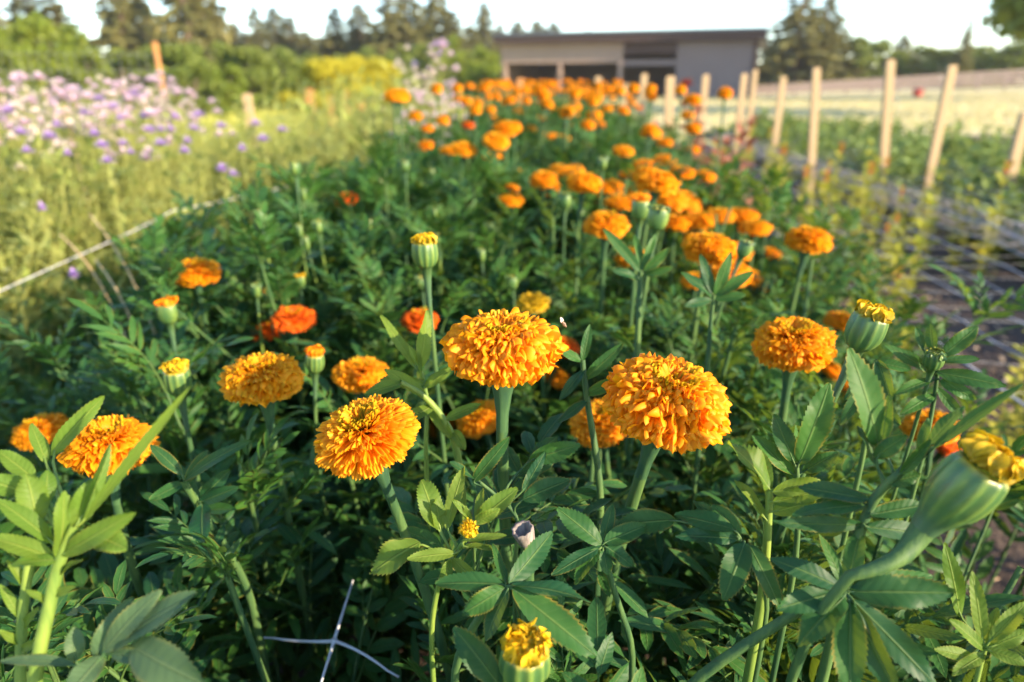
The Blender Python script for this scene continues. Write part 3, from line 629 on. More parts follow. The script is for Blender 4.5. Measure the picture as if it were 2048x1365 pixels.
for (px, py, Y, v, wk) in [(440, 60, 48, 0, .9), (500, 66, 50, 1, .8), (560, 62, 52, 0, .9), (620, 74, 50, 1, .8), (675, 78, 52, 0, .9), (735, 62, 50, 1, .8), (800, 60, 52, 0, .9), (850, 55, 54, 1, .8), (930, 70, 52, 0, .9), (300, 60, 44, 0, .9), (230, 70, 42, 1, .8), (370, 66, 44, 1, .8), (1000, 78, 60, 1, .9), (1060, 70, 66, 0, .9), (10, 20, 40, 1, .8), (110, 28, 40, 0, .8)]:
    shrub(px, py + 32, Y, v, wk, 'rounded olive tree between the conifers of the treeline', 'rounded trees in the treeline', 'leafy_tree', 'tree')
big = broad(31, 9, 3.4, BRD, 60, 170, 0.25, (0.09, 0.17)); T = at(2150, 100, 20)
tree('broad_tree', big, 'big dark tree whose leafy branches enter the top right corner', 'tree', (T[0], T[1], 0))
T = at(2195, 100, 33.5); o = tree('broad_tree', big, 'second big dark tree, farther back beside the right edge', 'tree', (T[0], T[1], 0)); o.scale = (1.15, 1.15, 1.3); o.rotation_euler.z = 2.0
T = at(1945, 30, 52); o = tree('thin_pine', CONS[3], 'wispy pale conifer before the sky left of the big dark tree', 'tree', (T[0], T[1], 0)); k = T[2] / 14; o.scale = (k * .8, k * .8, k)

# ================================================================== MARIGOLDS: tables first, so that foliage can keep clear of them
# px, py, width px, diameter m, petal, axis, base offset (dx, dy), label
FL = [
 (1007, 680, 250, .081, 'o', (.02, -.04, 1), (.02, .05), 'large frilly amber marigold, the topmost sharp bloom at the middle of the bed front', 1),
 (730, 866, 218, .070, 'y', (-.20, -.20, 1), (.09, .02), 'golden quilled marigold with deep olive centre, lower left of the frilly amber one', 2),
 (1337, 790, 262, .085, 'o', (.16, -.18, 1), (-.06, .03), 'largest orange marigold, domed, its thick grey green stalk bending left below', 3),
 (524, 746, 170, .074, 'y', (0, -.05, 1), (0, .05), 'round golden marigold below the two red orange ones', 0),
 (725, 744, 122, .070, 'o', (.1, .1, 1), (0, .04), 'small orange marigold directly behind the quilled golden one', 0),
 (392, 541, 97, .072, 'o', (0, 0, 1), (0, .03), 'flat orange marigold alone at the left flank of the bed', 0),
 (587, 633, 90, .062, 'r', (.1, -.1, 1), (0, .03), 'bright red orange marigold behind the round golden one', 0),
 (534, 660, 72, .056, 'r', (-.3, -.1, 1), (.03, .03), 'darker red orange marigold, lower of the red pair', 0),
 (840, 638, 80, .056, 'r', (0, 0, 1), (0, .03), 'red orange marigold half hidden behind the tall bud stalk', 0),
 (1588, 681, 168, .074, 'o', (-.05, -.1, 1), (.03, .05), 'dense deep orange marigold at right, next to the bud with the yellow rim', 0),
 (1660, 735, 62, .055, 'o', (.5, 0, .8), (-.02, .05), 'orange marigold peeping out below the dense deep orange one', 0),
 (1680, 640, 66, .058, 'o', (.1, 0, 1), (0, .03), 'small orange marigold touching the yellow rimmed bud', 0),
 (80, 856, 108, .062, 'o', (-.2, 0, 1), (.03, .03), 'orange marigold at the left edge behind the blue green leaf', 0),
 (218, 882, 178, .072, 'o', (.1, 0, 1), (0, .05), 'wide orange marigold behind the pointed leaves at left', 0),
 (1065, 603, 72, .050, 'c', (0, 0, 1), (0, .03), 'dull ochre marigold in shade behind the frilly amber one', 0),
 (1130, 690, 70, .050, 'r', (.4, 0, 1), (0, .04), 'shaded red orange marigold peeping out right of the frilly amber one', 0),
 (1115, 752, 62, .046, 'o', (.4, -.2, .8), (0, .05), 'orange marigold below the right rim of the frilly amber one', 0),
 (1200, 840, 130, .066, 'o', (-.2, -.2, 1), (0, .06), 'shaded orange marigold behind the left side of the domed one', 0),
 (958, 832, 105, .060, 'o', (-.3, -.1, 1), (0, .06), 'shaded orange marigold low behind the stalk of the frilly amber one', 0),
 (880, 850, 62, .050, 'o', (-.4, -.2, .8), (0, .06), 'small shaded orange marigold right of the quilled golden one', 0),
 (1862, 848, 112, .064, 'o', (-.1, .1, 1), (0, .05), 'orange marigold behind the long serrated leaf at right', 0),
 (1900, 895, 70, .052, 'r', (.5, -.2, .8), (0, .05), 'red orange marigold next to the big bud', 0),
 (1705, 778, 58, .050, 'o', (.2, 0, 1), (0, .05), 'small orange marigold under the dense deep orange one', 0),
 (1212, 446, 96, .072, 'o', (0, -.1, 1), (0, .03), 'flat orange marigold left of the tall green bud', 0),
 (1420, 492, 118, .076, 'o', (.1, 0, 1), (0, .03), 'wide orange marigold right of the tall green bud, the upper of two', 0),
 (1462, 540, 92, .064, 'o', (.2, -.2, 1), (0, .04), 'wide orange marigold right of the tall green bud, the lower of two', 0),
 (1390, 560, 62, .056, 'y', (0, 0, 1), (0, .04), 'small golden marigold under the wide pair', 0),
 (1618, 476, 96, .074, 'o', (.1, 0, 1), (0, .03), 'orange marigold at the right flank of the bed above the netted soil', 0),
 (1378, 402, 66, .070, 'o', (.5, -.2, .8), (0, .03), 'orange marigold turned to the right, behind the tall green bud', 0),
 (1316, 362, 92, .076, 'o', (.2, 0, 1), (0, .03), 'wide orange marigold above the tall green bud', 0),
 (692, 396, 50, .058, 'r', (-.2, -.2, 1), (0, .03), 'small red orange marigold at the upper left of the bed', 0),
 (1087, 357, 60, .066, 'o', (0, -.2, 1), (0, .03), 'orange marigold at mid bed, left one of a row of three', 0),
 (1168, 362, 78, .070, 'o', (.1, 0, 1), (0, .03), 'orange marigold at mid bed, middle one of a row of three', 0),
 (1128, 490, 38, .048, 'o', (0, 0, 1), (0, .03), 'half open orange marigold between foliage left of the flat orange one', 0),
 (1262, 512, 70, .060, 'o', (-.2, 0, 1), (0, .03), 'orange marigold behind the stalk of the tall green bud', 0),
 (1540, 506, 46, .056, 'o', (.1, 0, 1), (0, .03), 'small orange marigold right of the wide pair', 0),
 (1520, 570, 40, .050, 'y', (0, 0, 1), (0, .03), 'small golden marigold low beside the wide pair', 0),
 (930, 296, 54, .072, 'y', (.2, -.1, 1), (0, .03), 'sunlit golden marigold, left one of a bright pair', 0),
 (992, 280, 58, .076, 'y', (.1, -.2, 1), (0, .03), 'sunlit golden marigold, right one of a bright pair', 0),
 (850, 291, 40, .062, 'o', (-.2, 0, 1), (0, .03), 'orange marigold farthest left among the mid bed blooms', 0),
 (1247, 300, 46, .072, 'y', (.1, 0, 1), (0, .03), 'golden marigold before the tall stake', 0),
 (1412, 351, 42, .062, 'o', (.2, 0, 1), (0, .03), 'small orange marigold above the wide pair', 0),
 (1385, 298, 32, .056, 'o', (.1, 0, 1), (0, .03), 'small orange marigold near the reddish plants', 0),
 (1302, 264, 46, .074, 'o', (.1, 0, 1), (0, .03), 'orange marigold at the foot of the tall stake', 0),
 (1044, 345, 36, .060, 'y', (.3, 0, 1), (0, .03), 'narrow golden marigold left of the row of three', 0),
 (1255, 350, 40, .060, 'o', (0, 0, 1), (0, .03), 'orange marigold at mid bed, right one of a row of three', 0),
 (936, 249, 28, .058, 'r', (0, 0, 1), (0, .03), 'small red orange marigold far along the left side of the bed', 0),
 (854, 256, 28, .056, 'o', (0, 0, 1), (0, .03), 'small orange marigold near the pale blossoms', 0),
 (1345, 396, 72, 0.066, 'o', (0.2, -0.2, 1), (0, .03), 'orange marigold crowded between the two widest blooms behind the tall green bud', 0),
 (1288, 346, 58, 0.064, 'o', (-0.2, 0.0, 1), (0, .03), 'orange marigold at the upper left rim of the crowded cluster', 0),
 (1358, 436, 56, 0.060, 'o', (0.1, -0.2, 1), (0, .03), 'orange marigold squeezed under the right turned bloom', 0),
 (1392, 466, 54, 0.056, 'o', (-0.2, 0.0, 1), (0, .03), 'orange marigold peeping over the upper wide bloom', 0),
 (1372, 522, 52, 0.056, 'o', (-0.1, -0.2, 1), (0, .03), 'orange marigold at the lower left rim of the wide pair', 0),
 (1478, 500, 60, 0.060, 'o', (0.3, 0.0, 1), (0, .03), 'orange marigold at the right rim of the upper wide bloom', 0),
 (1500, 552, 56, 0.056, 'o', (0.2, -0.2, 1), (0, .03), 'orange marigold at the right rim of the lower wide bloom', 0),
 (1226, 372, 50, 0.062, 'o', (0.1, 0.0, 1), (0, .03), 'orange marigold above the flat orange one', 0),
 (1190, 392, 44, 0.058, 'y', (0.0, -0.2, 1), (0, .03), 'golden marigold just under the row of three', 0),
 (1332, 330, 52, 0.066, 'y', (0.0, 0.0, 1), (0, .03), 'golden marigold at the top of the crowded cluster', 0),
 (1268, 382, 44, 0.058, 'o', (0.0, -0.1, 1), (0, .03), 'orange marigold just above the orange tipped bud', 0),
 (1442, 566, 52, 0.054, 'o', (0.0, -0.2, 1), (0, .03), 'lowest orange marigold of the crowded cluster', 0),
 (1102, 378, 46, 0.060, 'o', (-0.2, -0.2, 1), (0, .03), 'orange marigold under the left one of the row of three', 0),
 (1148, 338, 44, 0.062, 'y', (0.0, 0.0, 1), (0, .03), 'golden marigold over the middle one of the row of three', 0),
 (1460, 432, 36, 0.052, 'o', (0.2, 0.0, 1), (0, .03), 'small orange marigold at the far right of the crowded cluster', 0),
 (1410, 408, 50, 0.060, 'o', (0.3, 0.0, 1), (0, .03), 'orange marigold just right of the right turned bloom', 0),
 (1012, 255, 58, .078, 'o', (0, 0, 1), (0, .03), 'orange marigold just above the bright golden pair', 0),
]
# px, py of the cup, cup px, cup m, axis, opened, base offset, petal, label, stalk control px list (px, py, Z)
BD = [
 (850, 503, 50, .022, (-.04, 0, 1), .35, (.02, .04), 'y', 'tall ribbed bud with yellow tip on a long bare stalk above the frilly amber bloom', None),
 (1316, 432, 42, .024, (.10, 0, 1), .0, (-.03, .03), 'g', 'tall closed green ribbed bud in the middle of the orange blooms', None),
 (1281, 415, 36, .022, (.02, 0, 1), .5, (0, .03), 'o', 'orange tipped bud just left of the tall closed green bud', None),
 (355, 758, 50, .023, (0, 0, 1), .5, (0, .03), 'y', 'ribbed bud with yellow tip left of the round golden bloom', None),
 (335, 622, 38, .022, (0, 0, 1), .4, (0, .03), 'o', 'orange tipped bud at the left flank of the bed', None),
 (1733, 655, 70, .025, (.22, -.05, 1), .35, (-.05, .03), 'y', 'fat green bud with flat yellow rim right of the dense deep orange bloom', None),
 (1935, 968, 116, .0275, (.48, -.12, 1), .7, (-.04, .03), 'y', 'biggest bud, fat and ribbed with ragged yellow rim, on a thick curved stalk at right', (1700, 1152, .335)),
 (1050, 1322, 98, .0245, (.04, -.14, 1), .5, (0, .04), 'y', 'fat ribbed bud with crumpled yellow crown at the bottom edge', None),
 (590, 335, 22, .018, (0, 0, 1), .0, (0, .03), 'g', 'small dark green bud on a thin stalk at the upper left of the bed', None),
 (630, 722, 36, .018, (.1, 0, 1), .6, (0, .03), 'o', 'small orange bud right of the round golden bloom', None),
 (600, 560, 20, .015, (0, 0, 1), .2, (0, .03), 'y', 'small bud on a thin stalk behind the right red orange bloom', None),
 (537, 590, 20, .015, (0, 0, 1), .3, (0, .03), 'o', 'small bud on a thin stalk behind the left red orange bloom', None),
 (1868, 718, 36, .013, (-.1, -.2, 1), .0, (-.02, .02), 'g', 'little round green bud among narrow leaves at the right edge of the bed', None),
 (938, 1060, 37, .0105, (0, -.75, .7), .15, (-.01, .03), 'y', 'little round yellow green bud seen from above in a rosette of leaves', None),
 (1490, 495, 30, .018, (.3, 0, 1), .0, (-.03, .02), 'g', 'slim leaning green bud over the wide orange pair', None),
 (1130, 400, 24, .020, (0, 0, 1), .2, (0, .03), 'g', 'yellow green bud below the row of three orange blooms', None),
 (810, 330, 18, .018, (0, 0, 1), .1, (0, .03), 'g', 'small yellow green bud over the upper left foliage', None),
 (1205, 325, 20, .020, (0, 0, 1), .1, (0, .03), 'g', 'small dark bud under the golden bloom before the stake', None),
]
for (px, py, wpx, D, m, ax, off, lab, hi) in FL:
    Z = D * F / wpx
    CLEAR.append((px, py, wpx * (0.56 if hi else 0.50), Z + 0.01))
    if hi: CLEAR.append((px + (25 if hi == 2 else (-35 if hi == 3 else 3)), py + wpx * 0.52, wpx * 0.17, Z + 0.01))
for (px, py, wpx, D, ax, op, off, m, lab, ctl) in BD:
    Z = D * F / wpx; CLEAR.append((px, py, wpx * 0.75, Z + 0.01)); CLEAR.append((px - ax[0] * wpx * 1.2, py + wpx * 1.1, wpx * 0.4, Z + 0.01))
    if ctl: CLEAR.append((1870, 1080, 55, Z + .03)); CLEAR.append((1790, 1135, 40, .34))
CLEAR += [(590, 1270, 110, 0.58), (668, 1282, 100, 0.66), (640, 1340, 60, .6), (1055, 1065, 45, .43), (1990, 1130, 75, 1.0), (1130, 643, 20, .5), (740, 1250, 60, .55)]

# ------------------------------------------------------------------ hero sprays of leaves
# label, leaf material key, stem pixels (px,py,Z) from low to high, radius, leaflets (bx,by,bz, tx,ty,tz, halfwidth px, roll)
SPR = [
 ('low spray of broad dark leaflets at the bottom centre, above the crumpled yellow bud', 'leaf', [(905, 1330, .42), (960, 1230, .40), (1018, 1172, .378)], .0028,
  [(1025, 1178, .376, 1192, 1312, .362, 33, .2), (1022, 1172, .376, 1184, 1202, .372, 21, -.3), (1015, 1180, .376, 972, 1280, .366, 23, .5), (1010, 1176, .378, 925, 1228, .372, 22, -.2), (1018, 1168, .378, 1103, 1066, .405, 24, .3), (1012, 1170, .38, 872, 1168, .385, 21, .1), (1012, 1168, .38, 985, 1090, .40, 13, .6)]),
 ('rosette of narrow young leaflets round the little yellow green bud', 'leaf_young_lit', [(860, 1260, .45), (880, 1150, .43), (935, 1075, .408)], .002,
  [(875, 1058, .42, 842, 958, .425, 25, .1), (893, 1060, .42, 928, 935, .43, 16, -.2), (880, 1062, .42, 872, 1000, .42, 16, .4), (950, 1048, .41, 1034, 978, .41, 20, .2), (955, 1046, .41, 966, 976, .415, 10, 0), (945, 1042, .41, 905, 1000, .405, 9, .3), (950, 1045, .405, 1000, 1018, .40, 12, .5), (912, 1108, .41, 815, 1118, .40, 14, .2), (905, 1118, .41, 962, 1172, .40, 14, .3), (840, 1085, .42, 742, 1146, .415, 30, 0), (930, 1080, .405, 1012, 1072, .40, 9, .2), (925, 1095, .405, 992, 1100, .40, 11, -.4), (900, 1120, .41, 885, 1180, .40, 12, .1), (930, 1050, .41, 932, 1012, .405, 6, .2)]),
 ('fan of seven wide dark leaflets at lower right below the curved bud stalk', 'leaf', [(1340, 1390, .40), (1520, 1270, .38), (1640, 1195, .365), (1690, 1182, .358)], .0034,
  [(1698, 1184, .356, 1908, 1186, .342, 33, .1), (1692, 1178, .357, 1866, 1152, .362, 20, -.2), (1684, 1178, .357, 1540, 1117, .362, 22, .2), (1682, 1182, .356, 1556, 1218, .35, 25, .0), (1690, 1192, .354, 1596, 1292, .343, 31, .2), (1706, 1200, .352, 1872, 1372, .338, 28, .1), (1700, 1205, .352, 1700, 1385, .338, 32, -.1), (1704, 1204, .352, 1795, 1392, .342, 26, .3), (1690, 1175, .36, 1640, 1070, .372, 14, .2), (1696, 1172, .36, 1722, 1055, .366, 20, -.1)]),
 ('tall shoot with long serrated upright leaves at the right edge', 'leaf', [(1690, 1172, .372), (1720, 1060, .366), (1752, 985, .36), (1850, 905, .345)], .0030,
  [(1757, 895, .362, 1699, 697, .362, 34, .3), (1865, 898, .342, 2043, 769, .325, 12, .1), (1762, 895, .36, 1778, 792, .36, 18, -.4), (1850, 898, .345, 1926, 814, .34, 16, -.3), (1748, 915, .36, 1812, 872, .352, 18, .2), (1750, 930, .36, 1716, 850, .365, 15, .4), (1838, 912, .35, 1856, 838, .35, 11, .1), (1800, 950, .35, 1860, 880, .342, 12, .4), (1738, 1000, .362, 1600, 975, .365, 20, .1), (1735, 1010, .362, 1586, 1030, .356, 19, .2), (1728, 1050, .364, 1560, 1046, .36, 17, -.3), (1775, 965, .355, 1840, 950, .35, 17, .3), (1740, 1030, .36, 1850, 1010, .36, 19, .1), (1730, 1055, .36, 1870, 1075, .365, 20, .2)]),
 ('upright trio of leaves right of the largest domed bloom', 'leaf', [(1592, 1130, .44), (1598, 1010, .432), (1594, 935, .428)], .002,
  [(1598, 928, .427, 1658, 769, .42, 29, .15), (1588, 926, .428, 1548, 830, .43, 20, -.2), (1596, 930, .428, 1590, 850, .44, 14, .5), (1585, 950, .43, 1505, 872, .435, 17, .1), (1605, 945, .43, 1675, 905, .42, 15, .3)]),
 ('sunlit curled leaf and stacked leaflets just right of the domed bloom stalk', 'leaf_young_lit', [(1525, 1200, .42), (1535, 1080, .41), (1540, 975, .402)], .0030,
  [(1538, 978, .40, 1456, 884, .40, 34, .5), (1545, 985, .40, 1640, 962, .395, 17, .4), (1545, 1005, .40, 1655, 978, .392, 18, .3), (1545, 1025, .40, 1630, 1002, .392, 18, .4), (1536, 985, .402, 1520, 900, .41, 16, .2), (1532, 1040, .405, 1470, 960, .41, 12, .3)]),
 ('spray of dark drooping leaflets below the domed bloom', 'leaf', [(1540, 1200, .42), (1510, 1120, .405), (1475, 1075, .40)], .002,
  [(1475, 1078, .40, 1352, 1072, .40, 18, .2), (1490, 1085, .398, 1448, 1198, .385, 28, .1), (1498, 1090, .398, 1560, 1215, .385, 22, -.1), (1480, 1072, .40, 1425, 1010, .41, 18, .3), (1470, 1070, .40, 1385, 1000, .42, 12, .0), (1350, 1040, .43, 1235, 1050, .43, 26, .0), (1470, 1060, .40, 1350, 1030, .41, 22, .1)]),
 ('star of flat shaded leaflets between the two front stalks at bottom centre', 'leaf', [(1270, 1300, .45), (1230, 1190, .435), (1205, 1092, .422)], .0024,
  [(1204, 1090, .422, 1116, 1018, .425, 23, .1), (1202, 1094, .421, 1104, 1150, .41, 15, .2), (1206, 1100, .42, 1216, 1152, .415, 13, .0), (1212, 1094, .42, 1265, 1132, .415, 19, -.2), (1198, 1098, .42, 1150, 1168, .41, 15, .3), (1208, 1086, .422, 1290, 1052, .425, 20, .1), (1205, 1084, .424, 1225, 1010, .435, 14, .2)]),
 ('spray of grey green leaflets fanning out at the bottom left', 'leaf_grey', [(150, 1420, .33), (190, 1345, .325), (212, 1305, .32)], .0026,
  [(216, 1300, .318, 389, 1187, .312, 30, .2), (206, 1305, .318, 321, 1180, .315, 24, -.2), (186, 1318, .32, 266, 1196, .325, 25, .3), (262, 1292, .315, 412, 1372, .295, 42, .4), (222, 1308, .318, 304, 1312, .312, 15, .1), (150, 1330, .325, 0, 1322, .322, 13, .2), (205, 1312, .318, 130, 1400, .30, 26, .2), (150, 1325, .33, 148, 1255, .33, 18, .2)]),
 ('sunlit yellow green shoot with long pointed leaves at the left edge', 'leaf_young_lit', [(52, 1420, .33), (95, 1230, .328), (118, 1120, .325), (152, 1050, .322)], .0037,
  [(165, 1045, .322, 377, 777, .300, 11, .5), (118, 1118, .324, 128, 985, .318, 23, .9), (122, 1112, .322, 268, 1026, .312, 21, .6), (150, 1050, .324, 182, 962, .325, 25, .2), (100, 912, .36, 206, 794, .36, 18, .3), (160, 1040, .323, 222, 888, .33, 13, .5), (75, 1045, .33, 52, 948, .33, 28, .3), (105, 1085, .325, -6, 1000, .32, 20, .3), (185, 1068, .322, 252, 1098, .315, 26, .0), (110, 1120, .325, -20, 1075, .32, 20, .2), (70, 960, .345, 0, 905, .345, 19, .2), (92, 925, .36, 62, 850, .365, 15, .2), (120, 1120, .324, 20, 1130, .315, 16, .2), (60, 990, .34, -30, 960, .33, 24, .2), (90, 1010, .335, 95, 940, .34, 17, .3), (118, 1150, .326, 165, 1120, .32, 10, .2), (105, 1190, .327, 150, 1175, .322, 9, .5), (98, 1210, .327, 50, 1180, .322, 9, .5)]),
 ('thin sunlit stem with small thorny leaflets at the left edge', 'leaf_young_lit', [(40, 1420, .345), (42, 1250, .342), (60, 1112, .338)], .0032,
  [(45, 1240, .342, 0, 1170, .338, 10, .2), (42, 1260, .342, 78, 1215, .338, 8, .4), (40, 1290, .342, -5, 1262, .335, 10, .2), (50, 1180, .34, 15, 1120, .338, 9, .3), (42, 1300, .342, 85, 1280, .335, 9, .3)]),
 ('loose young sprigs in the bottom right corner', 'leaf_young_lit', [(1940, 1420, .39), (1960, 1330, .385), (1972, 1290, .382)], .0018,
  [(1978, 1285, .38, 2052, 1205, .38, 16, .2), (1965, 1285, .382, 1945, 1145, .385, 15, .1), (1980, 1295, .38, 2060, 1262, .375, 15, .3), (1920, 1235, .40, 1890, 1088, .40, 17, .2), (1968, 1300, .382, 1900, 1240, .38, 15, .3), (1975, 1300, .38, 2055, 1330, .37, 14, .1), (1970, 1310, .382, 1905, 1350, .37, 13, .1), (1972, 1290, .382, 1995, 1215, .385, 12, .1), (1955, 1320, .384, 1870, 1300, .38, 14, .1)]),
 ('narrow leaves spreading round the little round green bud at right', 'leaf', [(1850, 900, .52), (1870, 790, .51), (1876, 735, .50)], .0018,
  [(1885, 712, .498, 1955, 654, .49, 17, .2), (1866, 705, .50, 1860, 649, .50, 11, .0), (1884, 722, .498, 1958, 719, .49, 10, .2), (1872, 745, .50, 2010, 772, .48, 16, .2), (1860, 745, .505, 1770, 690, .51, 13, .1), (1866, 760, .505, 1790, 790, .50, 12, .1), (1880, 760, .50, 1950, 800, .49, 14, .2), (1870, 790, .51, 1800, 830, .50, 13, .1), (1845, 700, .505, 1832, 655, .51, 8, .1), (1872, 775, .51, 1925, 840, .5, 11, .1)]),
 ('pale pointed leaf pair before the tall yellow tipped bud stalk', 'leaf_young_lit', [(850, 900, .53), (856, 800, .525), (842, 742, .52)], .002,
  [(838, 742, .52, 854, 622, .52, 17, .5), (830, 736, .52, 762, 634, .53, 13, .2), (846, 760, .52, 816, 690, .51, 15, .6), (850, 775, .52, 905, 735, .52, 12, .2), (845, 770, .52, 760, 760, .51, 16, .2), (855, 800, .525, 905, 880, .515, 13, .5)]),
 ('feathery young leaves at the foot of the tall closed green bud', 'leaf', [(1275, 700, .70), (1278, 610, .69), (1282, 545, .68)], .0035,
  [(1283, 545, .68, 1208, 460, .68, 12, .2), (1288, 545, .68, 1338, 498, .67, 11, .2), (1285, 540, .68, 1268, 470, .69, 9, .1), (1290, 550, .68, 1345, 535, .67, 9, .2), (1283, 540, .68, 1310, 470, .68, 8, .1), (1280, 560, .68, 1225, 540, .67, 9, .2)]),
 ('upright narrow leaves before the wide orange pair', 'leaf', [(1415, 760, .66), (1420, 660, .65), (1428, 590, .64)], .0025,
  [(1430, 590, .64, 1462, 505, .63, 12, .2), (1425, 588, .64, 1400, 508, .64, 11, .1), (1432, 592, .64, 1505, 545, .63, 12, .2), (1425, 595, .64, 1362, 545, .64, 11, .1), (1430, 598, .64, 1490, 590, .63, 11, .1), (1422, 600, .64, 1370, 612, .63, 10, .1)]),
 ('single broad dark leaf left of the crumpled yellow bud', 'leaf', [(1010, 1440, .36), (1005, 1400, .355), (1000, 1372, .35)], .0016, [(1000, 1372, .35, 907, 1254, .352, 29, .1), (1003, 1375, .35, 996, 1290, .352, 8, .1), (998, 1385, .35, 900, 1390, .345, 16, .1)]),
 ('leaning shoot with stiff leaflets left of the golden quilled bloom', 'leaf', [(500, 1180, .60), (450, 1090, .57), (395, 1010, .54), (365, 960, .52)], .0036,
  [(368, 962, .52, 500, 880, .50, 13, .2), (372, 965, .52, 415, 900, .52, 12, .2), (405, 1010, .53, 405, 1088, .50, 22, .2), (400, 1000, .535, 460, 940, .53, 15, .2), (400, 1005, .535, 475, 975, .52, 14, .2), (398, 1000, .535, 350, 925, .54, 12, .2), (410, 1020, .54, 470, 1020, .53, 13, .2), (365, 950, .52, 300, 890, .52, 13, .1), (372, 965, .53, 300, 1000, .52, 13, .1)]),
 ('pair of leaves above the stalk of the frilly amber bloom', 'leaf', [(1030, 1120, .46), (1040, 1030, .455), (960, 965, .45)], .0016, [(945, 965, .45, 1018, 876, .44, 15, .2), (1045, 1000, .45, 1140, 960, .45, 22, .1), (1045, 985, .45, 1090, 905, .455, 12, .2), (955, 960, .45, 900, 925, .45, 10, .2), (1060, 920, .46, 1160, 890, .45, 20, .2)]),
 ('slim branching shoot with sunlit stem right of the frilly amber bloom', 'leaf', [(1205, 1000, .52), (1188, 880, .515), (1172, 790, .51), (1165, 720, .505)], .0028,
  [(1166, 725, .505, 1100, 690, .50, 12, .1), (1168, 760, .508, 1245, 690, .50, 13, .3), (1168, 740, .506, 1120, 800, .49, 11, .2), (1172, 790, .51, 1250, 760, .505, 14, .1), (1165, 722, .505, 1180, 650, .505, 10, .1), (1176, 800, .51, 1118, 845, .50, 12, .1)]),
 ('arching sunlit stem with drooping leaflets below the frilly amber bloom', 'leaf_young_lit', [(925, 960, .53), (905, 860, .52), (850, 790, .51), (800, 765, .50)], .0032,
  [(850, 790, .51, 770, 740, .50, 14, .1), (870, 810, .515, 800, 850, .50, 14, .2), (905, 860, .52, 930, 900, .51, 12, .1), (805, 768, .50, 730, 790, .49, 15, .1), (890, 840, .515, 960, 810, .52, 12, .2)]),
 ('dark narrow leaves hanging beside the yellow rimmed bud', 'leaf', [(1730, 900, .50), (1740, 800, .49), (1752, 720, .48)], .002,
  [(1755, 720, .48, 1782, 800, .47, 16, .2), (1752, 725, .48, 1820, 740, .47, 13, .1), (1748, 740, .48, 1690, 800, .47, 14, .2), (1742, 790, .485, 1800, 850, .47, 15, .2), (1745, 760, .485, 1680, 850, .48, 14, .1)]),
]
rngS = np.random.default_rng(77)
def spray(lab, mk, stem, r, lfs):
    P = [un(*p) for p in stem]; b = P[0].copy(); b[2] = 0.0; b += [0.0, 0.02, 0]
    root = thing('marigold_shoot', lab, 'shoot', tuple(b)); st, lf = MB(), MB()
    pts = [np.zeros(3), (P[0] - b) * [0.35, .35, .5], (P[0] - b) * [0.8, 0.8, .85]] + [p - b for p in P]
    # smooth the polyline
    pts = np.array(pts); tt = np.arange(len(pts)); q = np.linspace(0, len(pts) - 1, 26)
    sp = np.stack([np.interp(q, tt, pts[:, k]) for k in range(3)], 1)
    for _ in range(3): sp[1:-1] = 0.25 * sp[:-2] + 0.5 * sp[1:-1] + 0.25 * sp[2:]
    tube(st, sp, np.linspace(r * 1.25, r * 0.7, len(sp)), 9, 0.5, 0.06)
    hub = sp[-1]
    for (bx, by, bz, tx, ty, tz, hw, roll) in lfs:
        p0, p1 = un(bx, by, bz) - b, un(tx, ty, tz) - b; L = np.linalg.norm(p1 - p0); x = (p1 - p0) / L
        tocam = nrm(CAM - (p0 + b)); n = 0.75 * tocam + 0.45 * np.array([0, 0, 1.0]) + rngS.normal(0, 0.12, 3)
        sx = np.cross(x, nrm(n)); n = n + sx * roll * 1.2
        V, Fc, A = leaflet(L * 1.03, hw * bz / F * 0.98, 32, 6, rngS, rngS.uniform(0.12, 0.42), rngS.uniform(0.15, 0.5), rngS.normal(0, 0.18), 0.06, rngS.uniform(0.08, 0.22))
        # lift so that the bent tip lies where it should
        dz = V[-3] - [L, 0, 0]; V = V - np.outer(np.clip(V[:, 0] / L, 0, 1.1), dz * [0, 0, 1]) * 0.9
        lf.add(V @ basis(x, n) + p0, Fc, A)
        i = int(np.argmin(np.linalg.norm(sp - p0, axis=1)))
        if np.linalg.norm(sp[i] - p0) > 0.0015: tube(st, bez(sp[max(0, i - 1)], sp[i], p0 - x * 0.004, p0 + x * 0.004, 6), [.0012, .001, .0009, .0008, .0007, .0006], 5, 0.6)
    part('stem', st.mesh('stem', M['stem_young' if mk == 'leaf_young_lit' else 'stem']), root); part('leaves', lf.mesh('leaves', M[mk]), root)
    for (bx, by, bz, tx, ty, tz, hw, roll) in lfs:
        for f in (0.25, 0.55, 0.85): CLEAR.append((bx + (tx - bx) * f, by + (ty - by) * f, max(12, hw * 0.8), bz - 0.004))
for s in SPR: spray(*s)

